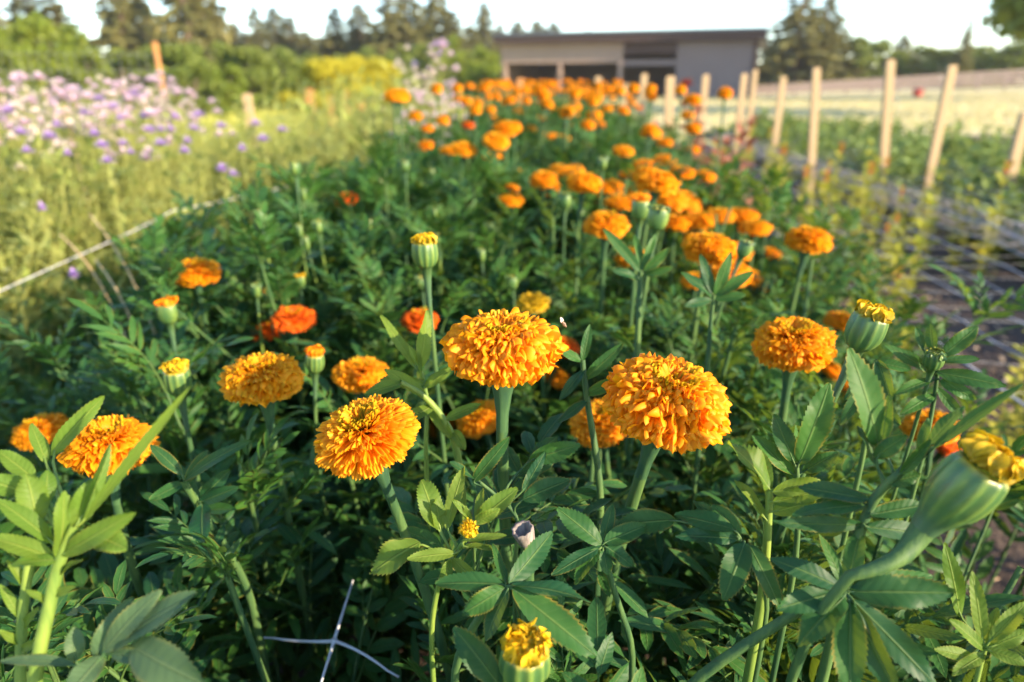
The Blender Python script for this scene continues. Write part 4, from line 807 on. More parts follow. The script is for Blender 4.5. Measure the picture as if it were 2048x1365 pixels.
# ------------------------------------------------------------------ blooms and buds
PM = {'o': M['petal_o'], 'y': M['petal_y'], 'r': M['petal_r'], 'c': M['centre']}
HEADS = {}
def head(D, m, seed, hi):
    if hi:
        cfg = {1: (0.44, 1.25, 1.32, 0.0, .50), 2: (0.58, 0.5, 1.0, 0.9, .60), 3: (0.54, 1.15, 1.32, 0.0, .52)}[hi]
        p, c = pompom(500 + hi * 7, D, 12, 14, 1.05, *cfg); return p.mesh('flower_head', PM[m]), c.mesh('flower_centre', M['centre'])
    k = (m, seed % 4)
    if k not in HEADS:
        p, c = pompom(600 + seed % 4, 0.07, 7, 8, 0.8, 0.46 + 0.05 * (seed % 3), 0.9, 1.1, 0.05); HEADS[k] = (p.mesh('flower_head', PM[m]), c.mesh('flower_centre', M['centre']))
    return HEADS[k]
rngF = np.random.default_rng(9)
def leaves_on(lf, P, rng, b, n, lv, zmax):
    for i in range(n):
        s = rng.uniform(0.25, 0.86); k = int(s * (len(P) - 1)); q = P[k]
        if q[2] > zmax: continue
        a = rng.random() * 6.28; el = R(rng.uniform(5, 45)); x = np.array([math.cos(a) * math.cos(el), math.sin(a) * math.cos(el), math.sin(el)]); l = lv[rng.integers(len(lv))]; z = rng.uniform(0.6, 0.95)
        if blocked(l[0][::9] @ basis(x, [0, 0, 1]) * z + q + b, 0.30): continue
        put_leaf(lf, l, q, x, [0, 0, 1], z)
for i, (px, py, wpx, D, m, ax, off, lab, hi) in enumerate(FL):
    Z = D * F / wpx; ax = nrm(ax); c = un(px, py, Z) - ax * D * 0.03; b = np.array([c[0] + off[0], c[1] + off[1], 0.0])
    root = thing('marigold', lab, 'marigold', tuple(b)); rot = zframe(ax, rngF.random() * 6)
    hm, cm = head(D, m, i, hi); h = part('flower_head', hm, root)
    sc = 1.0 if hi else D / 0.07
    from mathutils import Matrix
    h.matrix_local = Matrix.LocRotScale(Vector(c - b), Matrix(rot.T.tolist()), Vector((sc, sc, sc)))
    part('flower_centre', cm, h)
    cal = MB(); lo = cup(cal, D, rot, c - b, bool(hi) or Z < .7, 0.8); part('calyx', cal.mesh('calyx', M['calyx']), root)
    st = MB(); r = 0.051 * D; P = bez(np.zeros(3), [0, 0, lo[2] * .55], lo - ax * min(0.10, lo[2] * .3), lo + ax * 0.004, 14); tube(st, P, np.linspace(r * 1.3, r, 14), 9 if hi else 6, 0.4, 0.05 if hi else 0)
    part('stem', st.mesh('stem', M['stem']), root)
    lf = MB(); leaves_on(lf, P, rngF, b, 8 if Z < 1.5 else 6, LEAF_MD if Z < 1.3 else LEAF_LO, lo[2] - 0.03)
    if lf.n: part('leaves', lf.mesh('leaves', M['leaf']), root)
for i, (px, py, wpx, D, ax, op, off, m, lab, ctl) in enumerate(BD):
    Z = D * F / wpx; ax = nrm(ax); c = un(px, py, Z); b = np.array([c[0] + off[0], c[1] + off[1], 0.0]); rot = zframe(ax, rngF.random() * 6); hi = Z < .75
    root = thing('marigold_bud', lab, 'bud', tuple(b)); cal, tip, st = MB(), MB(), MB()
    lo = bud(cal, tip, D, rot, c - b, hi, rngF, 1.12 if ctl else 2.3, op, .46 if ctl else None)
    part('bud_cup', cal.mesh('bud_cup', M['bud']), root); part('petal_tips', tip.mesh('petal_tips', M['petal_o'] if m == 'o' else M['bud'] if m == 'g' else M['budtip']), root)
    r = 0.105 * D
    if ctl:
        q = un(*ctl) - b; P = np.vstack([bez(np.zeros(3), [0, 0, q[2] * .6], q + [-.03, .02, -.06], q, 9)[:-1], bez(q, q + [.028, -.003, .012], lo - ax * 0.014, lo + ax * 0.006, 14)])
        rr = np.concatenate([np.full(8, r * .95), np.linspace(r * 1.0, r * 1.5, 6), np.linspace(r * 1.6, r * 2.2, 8)])
        tube(st, P, rr, 10, 0.4)
    else:
        P = bez(np.zeros(3), [0, 0, lo[2] * .5], lo - ax * min(.15, lo[2] * .35), lo + ax * 0.003, 14); tube(st, P, np.linspace(r * 1.35, r, 14), 8, 0.4, 0.04)
    part('stem', st.mesh('stem', M['stem']), root)
    lf = MB(); leaves_on(lf, P, rngF, b, 5, LEAF_MD, lo[2] - 0.04)
    if lf.n: part('leaves', lf.mesh('leaves', M['leaf']), root)

# cut dry stub
mb = MB(); c = un(1055, 1085, .43); b = np.array([c[0] + .005, c[1] + .04, 0]); root = thing('cut_stub', 'dry grey cut flower stalk with ragged pale end above the bottom centre spray', 'stub', tuple(b)); st = MB()
tube(st, bez(np.zeros(3), [0, 0, .3], c - b - [0, 0, .05], c - b, 10), np.linspace(.005, .0045, 10), 8); part('stem', st.mesh('stem', M['stem']), root)
rot = zframe(nrm((-.30, -.16, 1))); lathe(mb, [(.0042, -.003), (.0052, .003), (.0062, .008), (.0068, .0125), (.0054, .0115), (.004, .007), (.001, .004)], 18, 9, .08, rot, c - b)
part('dry_cup', mb.mesh('dry_cup', plain('dry grey husk', (0.13, 0.11, 0.11), (0.32, 0.27, 0.24), 300, 0.8, .0006, stretch=(1, 1, .2))), root)
# small fly
c = un(1126, 646, .44); mb = MB(); root = thing('small_fly', 'tiny pale winged insect resting at the right rim of the frilly amber bloom', 'insect', tuple(c))
rot = zframe(nrm((.5, -.2, -.6))); lathe(mb, [(.0002, -.0028), (.0010, -.002), (.0012, -.0006), (.0008, .0002), (.0012, .001), (.0010, .002), (.0007, .0024), (.0009, .003), (.0002, .0036)], 10, rot=rot)
part('body', mb.mesh('body', plain('brown insect body', (0.10, 0.06, 0.04), (0.3, 0.2, 0.12), 900, 0.4)), root)
mb = MB()
for sd in (-1, 1): V, Fc, A = leaflet(.0042, .0011, 5, 2, rngF, 0, 0.1, 0, 0, 0); mb.add(V @ basis((-.3, .5 * sd, .7), (.2, -1, .3)), Fc, A)
part('wings', mb.mesh('wings', plain('pale insect wing', (0.6, 0.55, 0.5), (0.75, 0.7, 0.65), 800, 0.3, .0002, .3)), root)

# ------------------------------------------------------------------ leafy plants that fill the bed
rngB = np.random.default_rng(4)
GRP = 'leafy marigold plants filling the bed'; LAB = 'bushy dark green marigold plant without open flowers, part of the leafy mass of the bed'
v = -0.42; nfill = 0
while v < 1.55:
    for u in np.arange(-0.56, 0.6, 0.185):
        uu, vv = u + rngB.normal(0, .025), v + rngB.normal(0, .03)
        if vv < 0.14 and abs(uu) < 0.30: continue
        if abs(uu + .12) < 0.07 and abs(vv - .36) < .08: continue
        b = bed(uu, vv); hh = (0.622 + 0.158 * min(1, max(0, vv - .25) / 0.9) + rngB.normal(0, .03)) * (1 - 0.22 * max(0, abs(uu) - .42) / .16)
        st, lf = foliage(rngB, hh, LEAF_MD, 6, b, 1.0, (rngB.normal(0, .08), rngB.normal(0, .08)), 0.315, .0052)
        o = thing('marigold_bush', LAB, 'marigold plant', tuple(b), GRP); part('stem', st.mesh('stem', M['stem']), o); part('leaves', lf.mesh('leaves', M['leaf']), o); nfill += 1
    v += 0.20
BUSH = []
for k in range(7):
    st, lf = foliage(np.random.default_rng(40 + k), 0.70, LEAF_LO, 6, None, 1.05)
    BUSH.append((st.mesh('stem', M['stem']), lf.mesh('leaves', M['leaf'])))
v = 1.62; protoB = [None] * 7
while v < 8.0:
    for u in np.arange(-0.54, 0.6, 0.215 if v < 4 else 0.27):
        k = int(rngB.integers(7)); b = bed(u + rngB.normal(0, .04), v + rngB.normal(0, .05)); sc = rngB.uniform(0.94, 1.12) * (1 + .015 * (v - 1.6)) * (0.92 if abs(u) > .45 else 1)
        if protoB[k] is None:
            o = thing('marigold_bush', LAB, 'marigold plant', tuple(b), GRP); part('stem', BUSH[k][0], o); part('leaves', BUSH[k][1], o); o.scale = (sc,) * 3; protoB[k] = o
        else: dup(protoB[k], tuple(b), rngB.random() * 6.28, sc)
    v += 0.235 if v < 4 else 0.32

for vv in np.arange(.62, 3.0, .21):
    for uu in (-1.22, -1.0, -.78):
        if vv < .8 and uu > -.9: continue
        k = int(rngB.integers(7)); b = bed(uu + rngB.normal(0, .05), vv + rngB.normal(0, .05)); dup(protoB[k], tuple(b), rngB.random() * 6.28, rngB.uniform(.52, .74), label='low dark leafy plant in the shaded gap left of the marigold bed', group='leafy plants in the shaded left gap')

for (px, py, Y) in [(515, 372, 1.25), (500, 420, 1.1), (600, 342, 1.4), (660, 322, 1.6), (700, 345, 1.5), (560, 400, 1.2), (750, 288, 2.0), (820, 300, 2.0), (640, 400, 1.25), (780, 340, 1.7), (880, 330, 1.8), (470, 470, 1.0), (950, 350, 1.6), (1460, 320, 1.6)]:
    T = at(px, py, Y); dup(protoB[int(rngB.integers(7))], (T[0], T[1], 0), rngB.random() * 6.28, T[2] / .75)
cal, tip, st = MB(), MB(), MB(); lo = bud(cal, tip, .018, np.eye(3), np.array([0, 0, .8]), False, rngB, 2.2, .15); tube(st, bez([0, 0, 0], [.02, 0, .3], lo - [0, 0, .2], lo, 9), .0024, 5)
pb = thing('marigold_bud', 'thin stalked yellow green bud standing above the leaves of the middle bed', 'bud', (0, 0, 0), 'thin stalked buds of the middle bed')
part('bud_cup', cal.mesh('bud_cup', M['bud']), pb); part('petal_tips', tip.mesh('petal_tips', M['bud']), pb); part('stem', st.mesh('stem', M['stem_young']), pb)
for i_, (px, py, Y) in enumerate([(622, 382, 1.3), (572, 432, 1.1), (702, 442, 1.15), (782, 362, 1.6), (906, 348, 1.7), (960, 326, 1.9), (1000, 424, 1.3), (742, 482, 1.05), (872, 432, 1.3), (652, 470, 1.05), (932, 470, 1.15), (790, 455, 1.15), (1060, 440, 1.3), (905, 560, .95), (1110, 560, .95), (1020, 520, 1.0), (840, 372, 1.6), (1180, 300, 2.4), (1150, 430, 1.35), (470, 560, .95)]):
    T = at(px, py, Y); o = pb if i_ == 0 else dup(pb, (0, 0, 0)); o.location = (T[0], T[1], 0); o.rotation_euler = (rngB.normal(0, .06), rngB.normal(0, .06), rngB.random() * 6); k_ = rngB.uniform(.55, .95); o.scale = (k_, k_, T[2] / .8)
# far blooms: small, blurred, each a plant
FARL = {'o': 'small blurred orange marigold in the far half of the bed', 'y': 'small blurred golden marigold in the far half of the bed', 'r': 'small blurred red orange marigold in the far half of the bed'}
FARG = {'o': 'far orange marigolds', 'y': 'far golden marigolds', 'r': 'far red orange marigolds'}
protoF = {}
def farbloom(b, H, m, sc):
    key = (m, int(rngB.integers(3)))
    if key not in protoF:
        o = thing('marigold', FARL[m], 'marigold', (0, 0, 0), FARG[m]); hm, cm = head(.07, m, key[1], 0); h = part('flower_head', hm, o); h.location = (0, 0, .9); part('flower_centre', cm, h)
        cal, st, lf = MB(), MB(), MB(); lo = cup(cal, .07, np.eye(3), np.array([0, 0, .9]), False, .8); part('calyx', cal.mesh('calyx', M['calyx']), o)
        P = bez(np.zeros(3), [0.03, 0, .4], lo - [0, 0, .2], lo, 10); tube(st, P, .0045, 5); part('stem', st.mesh('stem', M['stem']), o)
        rr = np.random.default_rng(len(protoF))
        for j in range(9):
            a = rr.random() * 6.28; q = P[rr.integers(3, 9)]; put_leaf(lf, LEAF_LO[j % 6], q, [math.cos(a), math.sin(a), .5], [0, 0, 1], rr.uniform(.6, .95))
        part('leaves', lf.mesh('leaves', M['leaf']), o); protoF[key] = o; c = o
    else: c = dup(protoF[key], (0, 0, 0))
    k = H / 0.9; c.location = tuple(b); c.rotation_euler = (0, 0, rngB.random() * 6.28); c.scale = (sc, sc, k)
for (px, py, Z, m) in [(1110, 168, 7.2, 'o'), (1160, 162, 7.4, 'o'), (1075, 205, 5.2, 'r'), (1105, 219, 4.6, 'y'), (1082, 236, 3.9, 'y'), (1212, 216, 5.0, 'o'), (1236, 214, 5.0, 'y'), (1196, 246, 3.6, 'y'), (1100, 272, 3.0, 'y'), (1124, 276, 2.9, 'y'), (1182, 288, 2.8, 'y'), (932, 212, 5.0, 'r'), (957, 178, 6.5, 'o'), (1035, 222, 4.6, 'y'), (1054, 222, 4.5, 'y'), (1150, 232, 4.1, 'y'), (1255, 230, 4.4, 'y'), (1262, 196, 5.8, 'o'), (1225, 190, 6.2, 'y'), (1140, 178, 6.8, 'y'), (1172, 180, 6.6, 'o'), (1062, 178, 6.8, 'y'), (1090, 186, 6.4, 'o'), (1275, 215, 5.0, 'o'), (1205, 178, 6.8, 'o'), (1330, 285, 2.5, 'o'), (1290, 330, 1.9, 'o'), (1440, 430, 1.35, 'y'), (1400, 440, 1.3, 'o'), (985, 315, 2.1, 'y'), (1010, 380, 1.6, 'o'), (1020, 400, 1.5, 'y'), (1120, 340, 1.8, 'y'), (1145, 350, 1.7, 'o'), (1210, 375, 1.55, 'o'), (1280, 400, 1.45, 'o'), (1240, 405, 1.45, 'o'), (1330, 320, 1.9, 'o'), (1360, 345, 1.7, 'o'), (1480, 430, 1.4, 'o'), (1510, 455, 1.35, 'y'), (1200, 250, 3.5, 'o'), (1135, 250, 3.5, 'y'), (1060, 258, 3.3, 'o'), (985, 235, 4.0, 'o'), (900, 300, 2.3, 'y'), (1350, 445, 1.3, 'o')]:
    c = un(px, py, Z); farbloom((c[0], c[1], 0), c[2], m, 0.07 * random.Random(px).uniform(0.85, 1.15) / 0.07)
for j in range(165):
    b = bed(rngB.uniform(-.5, .58), 1.9 + 6.2 * rngB.random() ** 0.8); farbloom(b, rngB.uniform(.85, .96) * (1 + .006 * b[1]), 'yyoyyo'[j % 6], rngB.uniform(.55, .95))

# ================================================================== LEFT: lilac flowers, wispy plants, pale blossoms
WISP = leaf_mat('wispy yellow green leaves', (0.25, 0.33, 0.06), (0.50, 0.50, 0.15), (0.36, 0.37, 0.12), (0.40, 0.34, 0.12), 0.4, (0.50, 0.52, 0.09))
LIL = petal_mat('lilac petal', (0.42, 0.24, 0.56), (0.62, 0.42, 0.74), (0.74, 0.58, 0.84), 0.35)
PNK = petal_mat('pale pink petal', (0.72, 0.50, 0.60), (0.82, 0.66, 0.74), (0.88, 0.78, 0.82), 0.35)
WHT = petal_mat('cream blossom', (0.75, 0.62, 0.50), (0.85, 0.76, 0.66), (0.90, 0.84, 0.78), 0.35)
CORAL = petal_mat('coral blossom', (0.70, 0.16, 0.05), (0.80, 0.25, 0.08), (0.85, 0.40, 0.16), 0.3)
rngL = np.random.default_rng(15)
def wisp(seed, H, n=16, spread=.16, wid=1.0):
    rng = np.random.default_rng(seed); mb = MB(); st = MB()
    for i in range(n):
        a = rng.random() * 6.28; r = spread * math.sqrt(rng.random()); h = H * rng.uniform(.6, 1.05); tp = np.array([r * 2.2 * math.cos(a), r * 2.2 * math.sin(a), h])
        P = bez([r * .4 * math.cos(a), r * .4 * math.sin(a), 0], [r * math.cos(a), r * math.sin(a), h * .4], tp - [0, 0, h * .3], tp, 7); tube(st, P, np.linspace(.0028, .0012, 7), 4, rng.random())
        for j in range(20):
            s = rng.uniform(.12, .98); q = P[min(6, int(s * 7))] + rng.normal(0, .012, 3); b_ = rng.random() * 6.28; V, Fc, A = leaflet(rng.uniform(.05, .12) * (1.15 - s * .5), .0038 * wid * rng.uniform(.7, 1.3), 3, 2, rng, .2, rng.uniform(0, .9), 0, 0, .1)
            mb.add(V @ basis([math.cos(b_), math.sin(b_), rng.uniform(.2, 1.3)], [0, 0, 1]) + q, Fc, A)
    return st.mesh('stems', WISP), mb.mesh('leaves', WISP)
def tuft(mb, c, r, rng, n=34, dome=.5):
    for i in range(n):
        f = math.sqrt((i + .5) / n); a = i * 2.39996; d = np.array([math.cos(a) * f, math.sin(a) * f, dome * (1.15 - f)]); V, Fc, A = leaflet(r * rng.uniform(.75, 1.1), r * .17, 3, 2, rng, .2, rng.uniform(-.2, .6), 0, 0, .2)
        mb.add(V @ basis(d, [0, 0, 1]) + c, Fc, A)
WSP = [wisp(700 + i, .72, 26, .17, 1.6) for i in range(5)]
WL = 'wispy yellow green plant without open flowers in the left bed'; WGP = 'wispy green plants of the left bed'
pw = [None] * 5; nW = 0
for vv in np.arange(0.75, 5.6, 0.33):
    for uu in np.arange(-2.75, -1.1, 0.34):
        k = int(rngL.integers(5)); b = bed(uu + rngL.normal(0, .07), vv + rngL.normal(0, .08)); sc = rngL.uniform(.8, 1.2) * (0.85 if uu > -1.3 else 1) * (.8 if vv < 1.3 else 1)
        if (b[1] < 1.0 and b[0] > -1.0) or (b[1] > 2.5 and uu > -1.45): continue
        if pw[k] is None:
            o = thing('wispy_plant', WL, 'plant', tuple(b), WGP); part('stems', WSP[k][0], o); part('leaves', WSP[k][1], o); o.scale = (sc,) * 3; pw[k] = o
        else: dup(pw[k], tuple(b), rngL.random() * 6.28, sc)
        nW += 1
def headed(name, label, group, H, heads, mat, seed, lvn=10, cat='flower', dome=.5):
    """thin stemmed plant carrying one flower head per entry of heads (dx, dy, dz, r)"""
    o = thing(name, label, cat, (0, 0, 0), group); rng = np.random.default_rng(seed); st, lf = MB(), MB()
    for (dx, dy, dz, r) in heads:
        P = bez([dx * .1, dy * .1, 0], [dx * .4, dy * .4, H * .4], [dx, dy, (H + dz) * .7], [dx, dy, H + dz], 8); tube(st, P, .0017, 4)
        fm = MB(); tuft(fm, np.zeros(3), r, rng, dome=dome); p = part('flower_head', fm.mesh('flower_head', mat), o); p.location = (dx, dy, H + dz)
        for j in range(lvn):
            q = P[rng.integers(1, 7)]; a = rng.random() * 6.28; V, Fc, A = leaflet(rng.uniform(.05, .1), .005, 3, 2, rng, .2, .6, 0, 0, .1); lf.add(V @ basis([math.cos(a), math.sin(a), .9], [0, 0, 1]) + q, Fc, A)
    part('stems', st.mesh('stems', WISP), o); part('leaves', lf.mesh('leaves', WISP), o); return o
# lilac heads where the photograph shows them: px, py, distance, radius px
LL = 'round lilac flower head on a thin stem in the left bed'
lil = [(205, 293, 2.2, 18), (215, 325, 2.1, 15), (42, 268, 2.4, 17), (190, 270, 2.4, 14), (168, 228, 2.9, 17), (198, 200, 3.3, 15), (290, 235, 2.9, 12), (322, 290, 2.3, 17), (323, 262, 2.5, 9), (398, 232, 2.9, 15), (443, 255, 2.7, 14), (512, 250, 2.8, 12), (527, 280, 2.5, 14), (565, 262, 2.8, 12), (388, 260, 2.6, 15), (445, 340, 2.0, 14), (467, 352, 1.95, 11), (370, 305, 2.2, 12), (485, 300, 2.3, 10), (248, 290, 2.3, 10), (100, 275, 2.4, 15), (115, 252, 2.6, 12), (55, 305, 2.2, 13), (135, 310, 2.1, 10), (300, 262, 2.6, 14), (343, 262, 2.6, 9), (350, 235, 2.9, 9), (18, 222, 3.0, 13), (240, 240, 2.8, 9), (85, 420, 1.6, 9), (148, 552, 1.25, 12), (262, 308, 2.2, 9), (375, 285, 2.4, 10), (228, 215, 3.1, 12), (270, 190, 3.4, 13)]
pl = {}
for i, (px, py, Y, r) in enumerate(lil):
    c = at(px, py, Y); k = i % 3
    if k not in pl: pl[k] = o = headed('lilac_flower', LL, 'single lilac flowers of the left bed', .7, [(0, 0, 0, .023)], LIL, 60 + k)
    else: o = dup(pl[k], (0, 0, 0))
    s = r * Y * 1.0 / F / .023 * 1.1; o.location = (c[0], c[1], 0); o.scale = (s, s, c[2] / .7)
PL = 'pale pink flowering plant with many small heads in the blurred mass at the left'
pp = []
for k in range(4):
    rr = np.random.default_rng(80 + k); pp.append(headed('pink_flower_plant', PL, 'pale pink flowering plants at the left', .85, [(rr.normal(0, .10), rr.normal(0, .10), rr.uniform(-.16, .06), rr.uniform(.024, .036)) for _ in range(13)], PNK if k < 3 else WHT, 90 + k, 4))
pos = [(px, py, Y) for px, py, Y in [(5, 172, 3.6), (40, 178, 3.7), (85, 180, 3.9), (120, 182, 4.2), (160, 190, 4.0), (200, 186, 4.4), (235, 178, 4.6), (265, 172, 4.8), (300, 170, 4.9), (335, 178, 4.6), (20, 200, 3.3), (70, 205, 3.5), (130, 205, 3.7), (180, 210, 3.8), (230, 205, 4.0), (280, 200, 4.2), (320, 200, 4.2), (350, 205, 4.2), (0, 230, 3.0), (110, 225, 3.3), (255, 225, 3.6), (310, 222, 3.8), (375, 225, 3.8), (60, 235, 3.0), (160, 245, 3.0), (-30, 190, 3.3), (290, 185, 4.6), (215, 225, 3.4), (30, 250, 2.7), (270, 255, 2.9)]]
for i, (px, py, Y) in enumerate(pos):
    c = at(px, py, Y); o = pp[i] if i < 4 else dup(pp[i % 4 if i % 7 else 3], (0, 0, 0), i * 1.1); o.location = (c[0], c[1], 0); s = c[2] / .85; o.scale = (s, s, s)
# tall pale blossoms left of the bed's far end
tp = []
for k in range(3):
    rr = np.random.default_rng(180 + k); tp.append(headed('tall_blossom_plant', 'tall feathery plant with cream and pale pink blossoms left of the far bed end', 'tall pale blossom plants', 1.0, [(rr.normal(0, .10), rr.normal(0, .10), rr.uniform(-.40, .05), rr.uniform(.030, .050)) for _ in range(16)], (WHT, PNK, WHT)[k], 190 + k, 12))
for i, (px, py, Y) in enumerate([(838, 92, 6.0), (868, 85, 6.2), (810, 130, 5.6), (850, 150, 5.4), (885, 165, 5.2), (800, 165, 5.6), (770, 185, 5.8), (830, 185, 5.0), (870, 200, 4.6), (845, 205, 4.4), (900, 190, 4.8), (752, 200, 5.8), (880, 220, 4.2), (820, 225, 4.4), (915, 215, 4.4), (780, 215, 5.2)]):
    c = at(px, py, Y); o = tp[i] if i < 3 else dup(tp[i % 3], (0, 0, 0), i * 1.7); o.location = (c[0], c[1], 0); s = c[2] / 1.03; o.scale = (s * .85, s * .85, s)
for i, (px, py, Y) in enumerate([(872, 90, 6.0), (893, 92, 6.1), (880, 110, 6.0)]):
    c = at(px, py, Y); o = dup(pl[i], (0, 0, 0), label='lilac flower head at the top of the tall pale blossom plants', group='lilac heads above the pale blossoms'); o.location = (c[0], c[1], 0); o.scale = (1.3, 1.3, c[2] / .7)
for i in range(26):      # wispy greens that carry the blossom patch and the bed beyond
    b = bed(rngL.uniform(-1.6, -.75), rngL.uniform(3.6, 6.6)); dup(pw[i % 5], tuple(b), rngL.random() * 6, rngL.uniform(1.0, 1.45), label='tall wispy green plant among the pale blossoms', group='wispy greens among the pale blossoms')
# dry leaning stalks and twine
DRY = plain('dry straw stalk', (0.42, 0.28, 0.12), (0.60, 0.44, 0.22), 30, 0.7)
for (x0, y0, x1, y1, Z0, Z1, lab) in [(180, 430, 330, 600, 1.5, 1.15, 'upper straw coloured stalk leaning in the shaded left gap'), (190, 520, 300, 640, 1.3, 1.1, 'middle straw coloured stalk leaning in the shaded left gap'), (120, 470, 262, 588, 1.4, 1.2, 'lower straw coloured stalk leaning in the shaded left gap')]:
    a, c = un(x0, y0, Z0), un(x1, y1, Z1); b = c.copy(); b[2] = 0; mb = MB(); tube(mb, bez((c - b) * [1, 1, 0], (c - b) * .8, (c - b) + (a - c) * .2, a - b, 12), .0017, 6); solo('dry_stalk', mb.mesh('dry_stalk', DRY), lab, 'stalk', tuple(b))
NETM = plain('white garden net plastic', (0.45, 0.45, 0.47), (0.58, 0.58, 0.60), 40, 0.4)
def strand(mb, P, r):
    tube(mb, P, r, 5)
mb = MB(); a = un(-60, 610, 1.25); c = un(345, 422, 1.85); d = un(720, 335, 3.3); e = un(960, 262, 7.0)
strand(mb, np.vstack([bez(a, a * .6 + c * .4, a * .3 + c * .7 - [0, 0, .01], c, 8)[:-1], bez(c, c * .6 + d * .4 - [0, 0, .02], c * .3 + d * .7, d, 8)[:-1], bez(d, d * .7 + e * .3, d * .6 + e * .4, d * .5 + e * .5 - [0, 0, .3], 6)]) - a * [1, 1, 0], .0013)
solo('twine', mb.mesh('twine', NETM), 'pale taut twine running along the shaded left side of the marigold bed', 'twine', (a[0], a[1], 0))

# ================================================================== nets
def net(label, u0, u1, v0, v1, h, step, r, seed, sag=.02):
    rng = np.random.default_rng(seed); mb = MB(); O = bed(u0, v0); nu, nv = int(round((u1 - u0) / step)), int(round((v1 - v0) / step))
    g_ = np.zeros((nv + 1, nu + 1, 3))
    for i in range(nv + 1):
        for j in range(nu + 1): g_[i, j] = bed(u0 + (u1 - u0) * j / nu, v0 + (v1 - v0) * i / nv, h + rng.normal(0, .006) - sag * math.sin(PI * j / nu) ) + np.append(rng.normal(0, .008, 2), 0) - O
    for i in range(nv + 1): strand(mb, g_[i], r * .55)
    for j in range(nu + 1): strand(mb, g_[:, j], 2.4 * r * (1.5 if j in (0, nu) else 1))
    for i in range(nv + 1):
        for j in range(nu + 1): lathe(mb, [(r, -r), (r * 6, -r * .8), (r * 6, r * .8), (r, r)], 6, org=g_[i, j])
    return solo('support_net', mb.mesh('support_net', NETM), label, 'net', tuple(O))
net('white support net with square mesh over the dark soil right of the marigold bed', 1.05, 2.15, .55, 9.2, .34, .17, .0009, 3)
net('second white support net farther right, along the green leafy row', 2.3, 3.4, 1.6, 10.0, .36, .17, .0006, 8)
mb = MB(); rn = np.random.default_rng(6); O = bed(2.28, 1.2)
for q in range(11):
    P = np.array([bed(2.28 + .05 * math.sin(v_ * 1.7 + q) + rn.normal(0, .02), v_, .30 + .05 * math.cos(v_ * 2.1 + q * .8) + rn.normal(0, .012)) for v_ in np.linspace(1.2, 9.5, 40)]) - O; strand(mb, P, .0022)
for v_ in np.arange(1.3, 9.5, .11): P = np.array([bed(2.28 + .06 * math.sin(t_ * 6.28), v_ + .03 * t_, .30 + .06 * math.cos(t_ * 6.28)) for t_ in np.linspace(0, 1, 9)]) - O; strand(mb, P, .0016)
solo('gathered_net', mb.mesh('gathered_net', plain('dusty net', (0.42, 0.36, 0.33), (0.56, 0.50, 0.46), 30, .6)), 'pale gathered roll of netting along the edge between the soil and the leafy row', 'net', tuple(O))
# net seen through the gap in the foliage at the bottom left: its crossing
mb = MB(); q = un(668, 1283, .60); O = q * [1, 1, 0]
for (x, y, Z, b1) in [(700, 1180, .66, 4), (640, 1372, .55, 0), (775, 1342, .58, 30), (548, 1277, .63, -14), ]:
    e = un(x, y, Z); m_ = un((x + 668) / 2, (y + 1283) / 2 - b1 * .5, (Z + .6) / 2); strand(mb, bez(q, q * .4 + m_ * .6, m_ * .6 + e * .4, e, 9) - O, np.linspace(.0017, .0010, 9)); f = e + (e - q) * (1.2 if y > 1360 else 0.2); strand(mb, [e - O, f - O], .0010)
lathe(mb, [(.001, -.002), (.0034, -.001), (.0034, .001), (.001, .002)], 8, org=q - O)
solo('net_crossing', mb.mesh('net_crossing', NETM), 'white net strands crossing in the dark gap at the bottom left', 'net', tuple(O))

# ================================================================== RIGHT beds
SNAPM = leaf_mat('seedling leaves', (0.26, 0.31, 0.03), (0.52, 0.46, 0.06), (0.3, 0.32, 0.1), (0.35, 0.25, 0.08), 0.35, (0.50, 0.50, 0.04))
def slender(seed, H, lm, n=26, ll=.05, lw=.007, tip=None, spread=.03, ns=3, pw_=.6):
    rng = np.random.default_rng(seed); st, lf, tpm = MB(), MB(), MB()
    for i in range(ns):
        a = rng.random() * 6.28; h = H * (1 if i == 0 else rng.uniform(.5, .9)); T = np.array([math.cos(a) * spread * (i > 0) * 2, math.sin(a) * spread * (i > 0) * 2, h]); P = bez([0, 0, 0], T * [.6, .6, .3], T * [1, 1, .7], T, 8); tube(st, P, np.linspace(.003, .0014, 8), 5)
        for j in range(n):
            s = (j + .5) / n; q = P[min(7, int(s * 8))] + [0, 0, rng.normal(0, .008)]; b_ = j * 2.4 + rng.normal(0, .3); V, Fc, A = leaflet(ll * rng.uniform(.6, 1.2) * (1.2 - pw_ * s), lw * rng.uniform(.8, 1.3), 4, 2, rng, .3, rng.uniform(.2, .9), 0, 0, .1)
            lf.add(V @ basis([math.cos(b_), math.sin(b_), .55 + s * .6], [0, 0, 1]) + q, Fc, A)
        if tip and i == 0:
            for j in range(14): b_ = j * 2.4; V, Fc, A = leaflet(.02, .006, 3, 2, rng, .4, .3, 0, 0, .2); tpm.add(V @ basis([math.cos(b_), math.sin(b_), .8], [0, 0, 1]) + P[-1] + [0, 0, -.03 + .0035 * j], Fc, A)
    return st, lf, tpm
SN = []
for k in range(5):
    st, lf, tpm = slender(300 + k, .48, SNAPM, 32, .066, .0115, tip=k in (0, 3), spread=.03, ns=3); lab = 'slender yellow green seedling with an orange tip growing through the net' if k in (0, 3) else 'slender yellow green leafy seedling growing through the net'
    SN.append((st.mesh('stem', SNAPM), lf.mesh('leaves', SNAPM), tpm.mesh('flower_tip', CORAL) if tpm.n else None, lab))
ps = [None] * 5; rngR = np.random.default_rng(31)
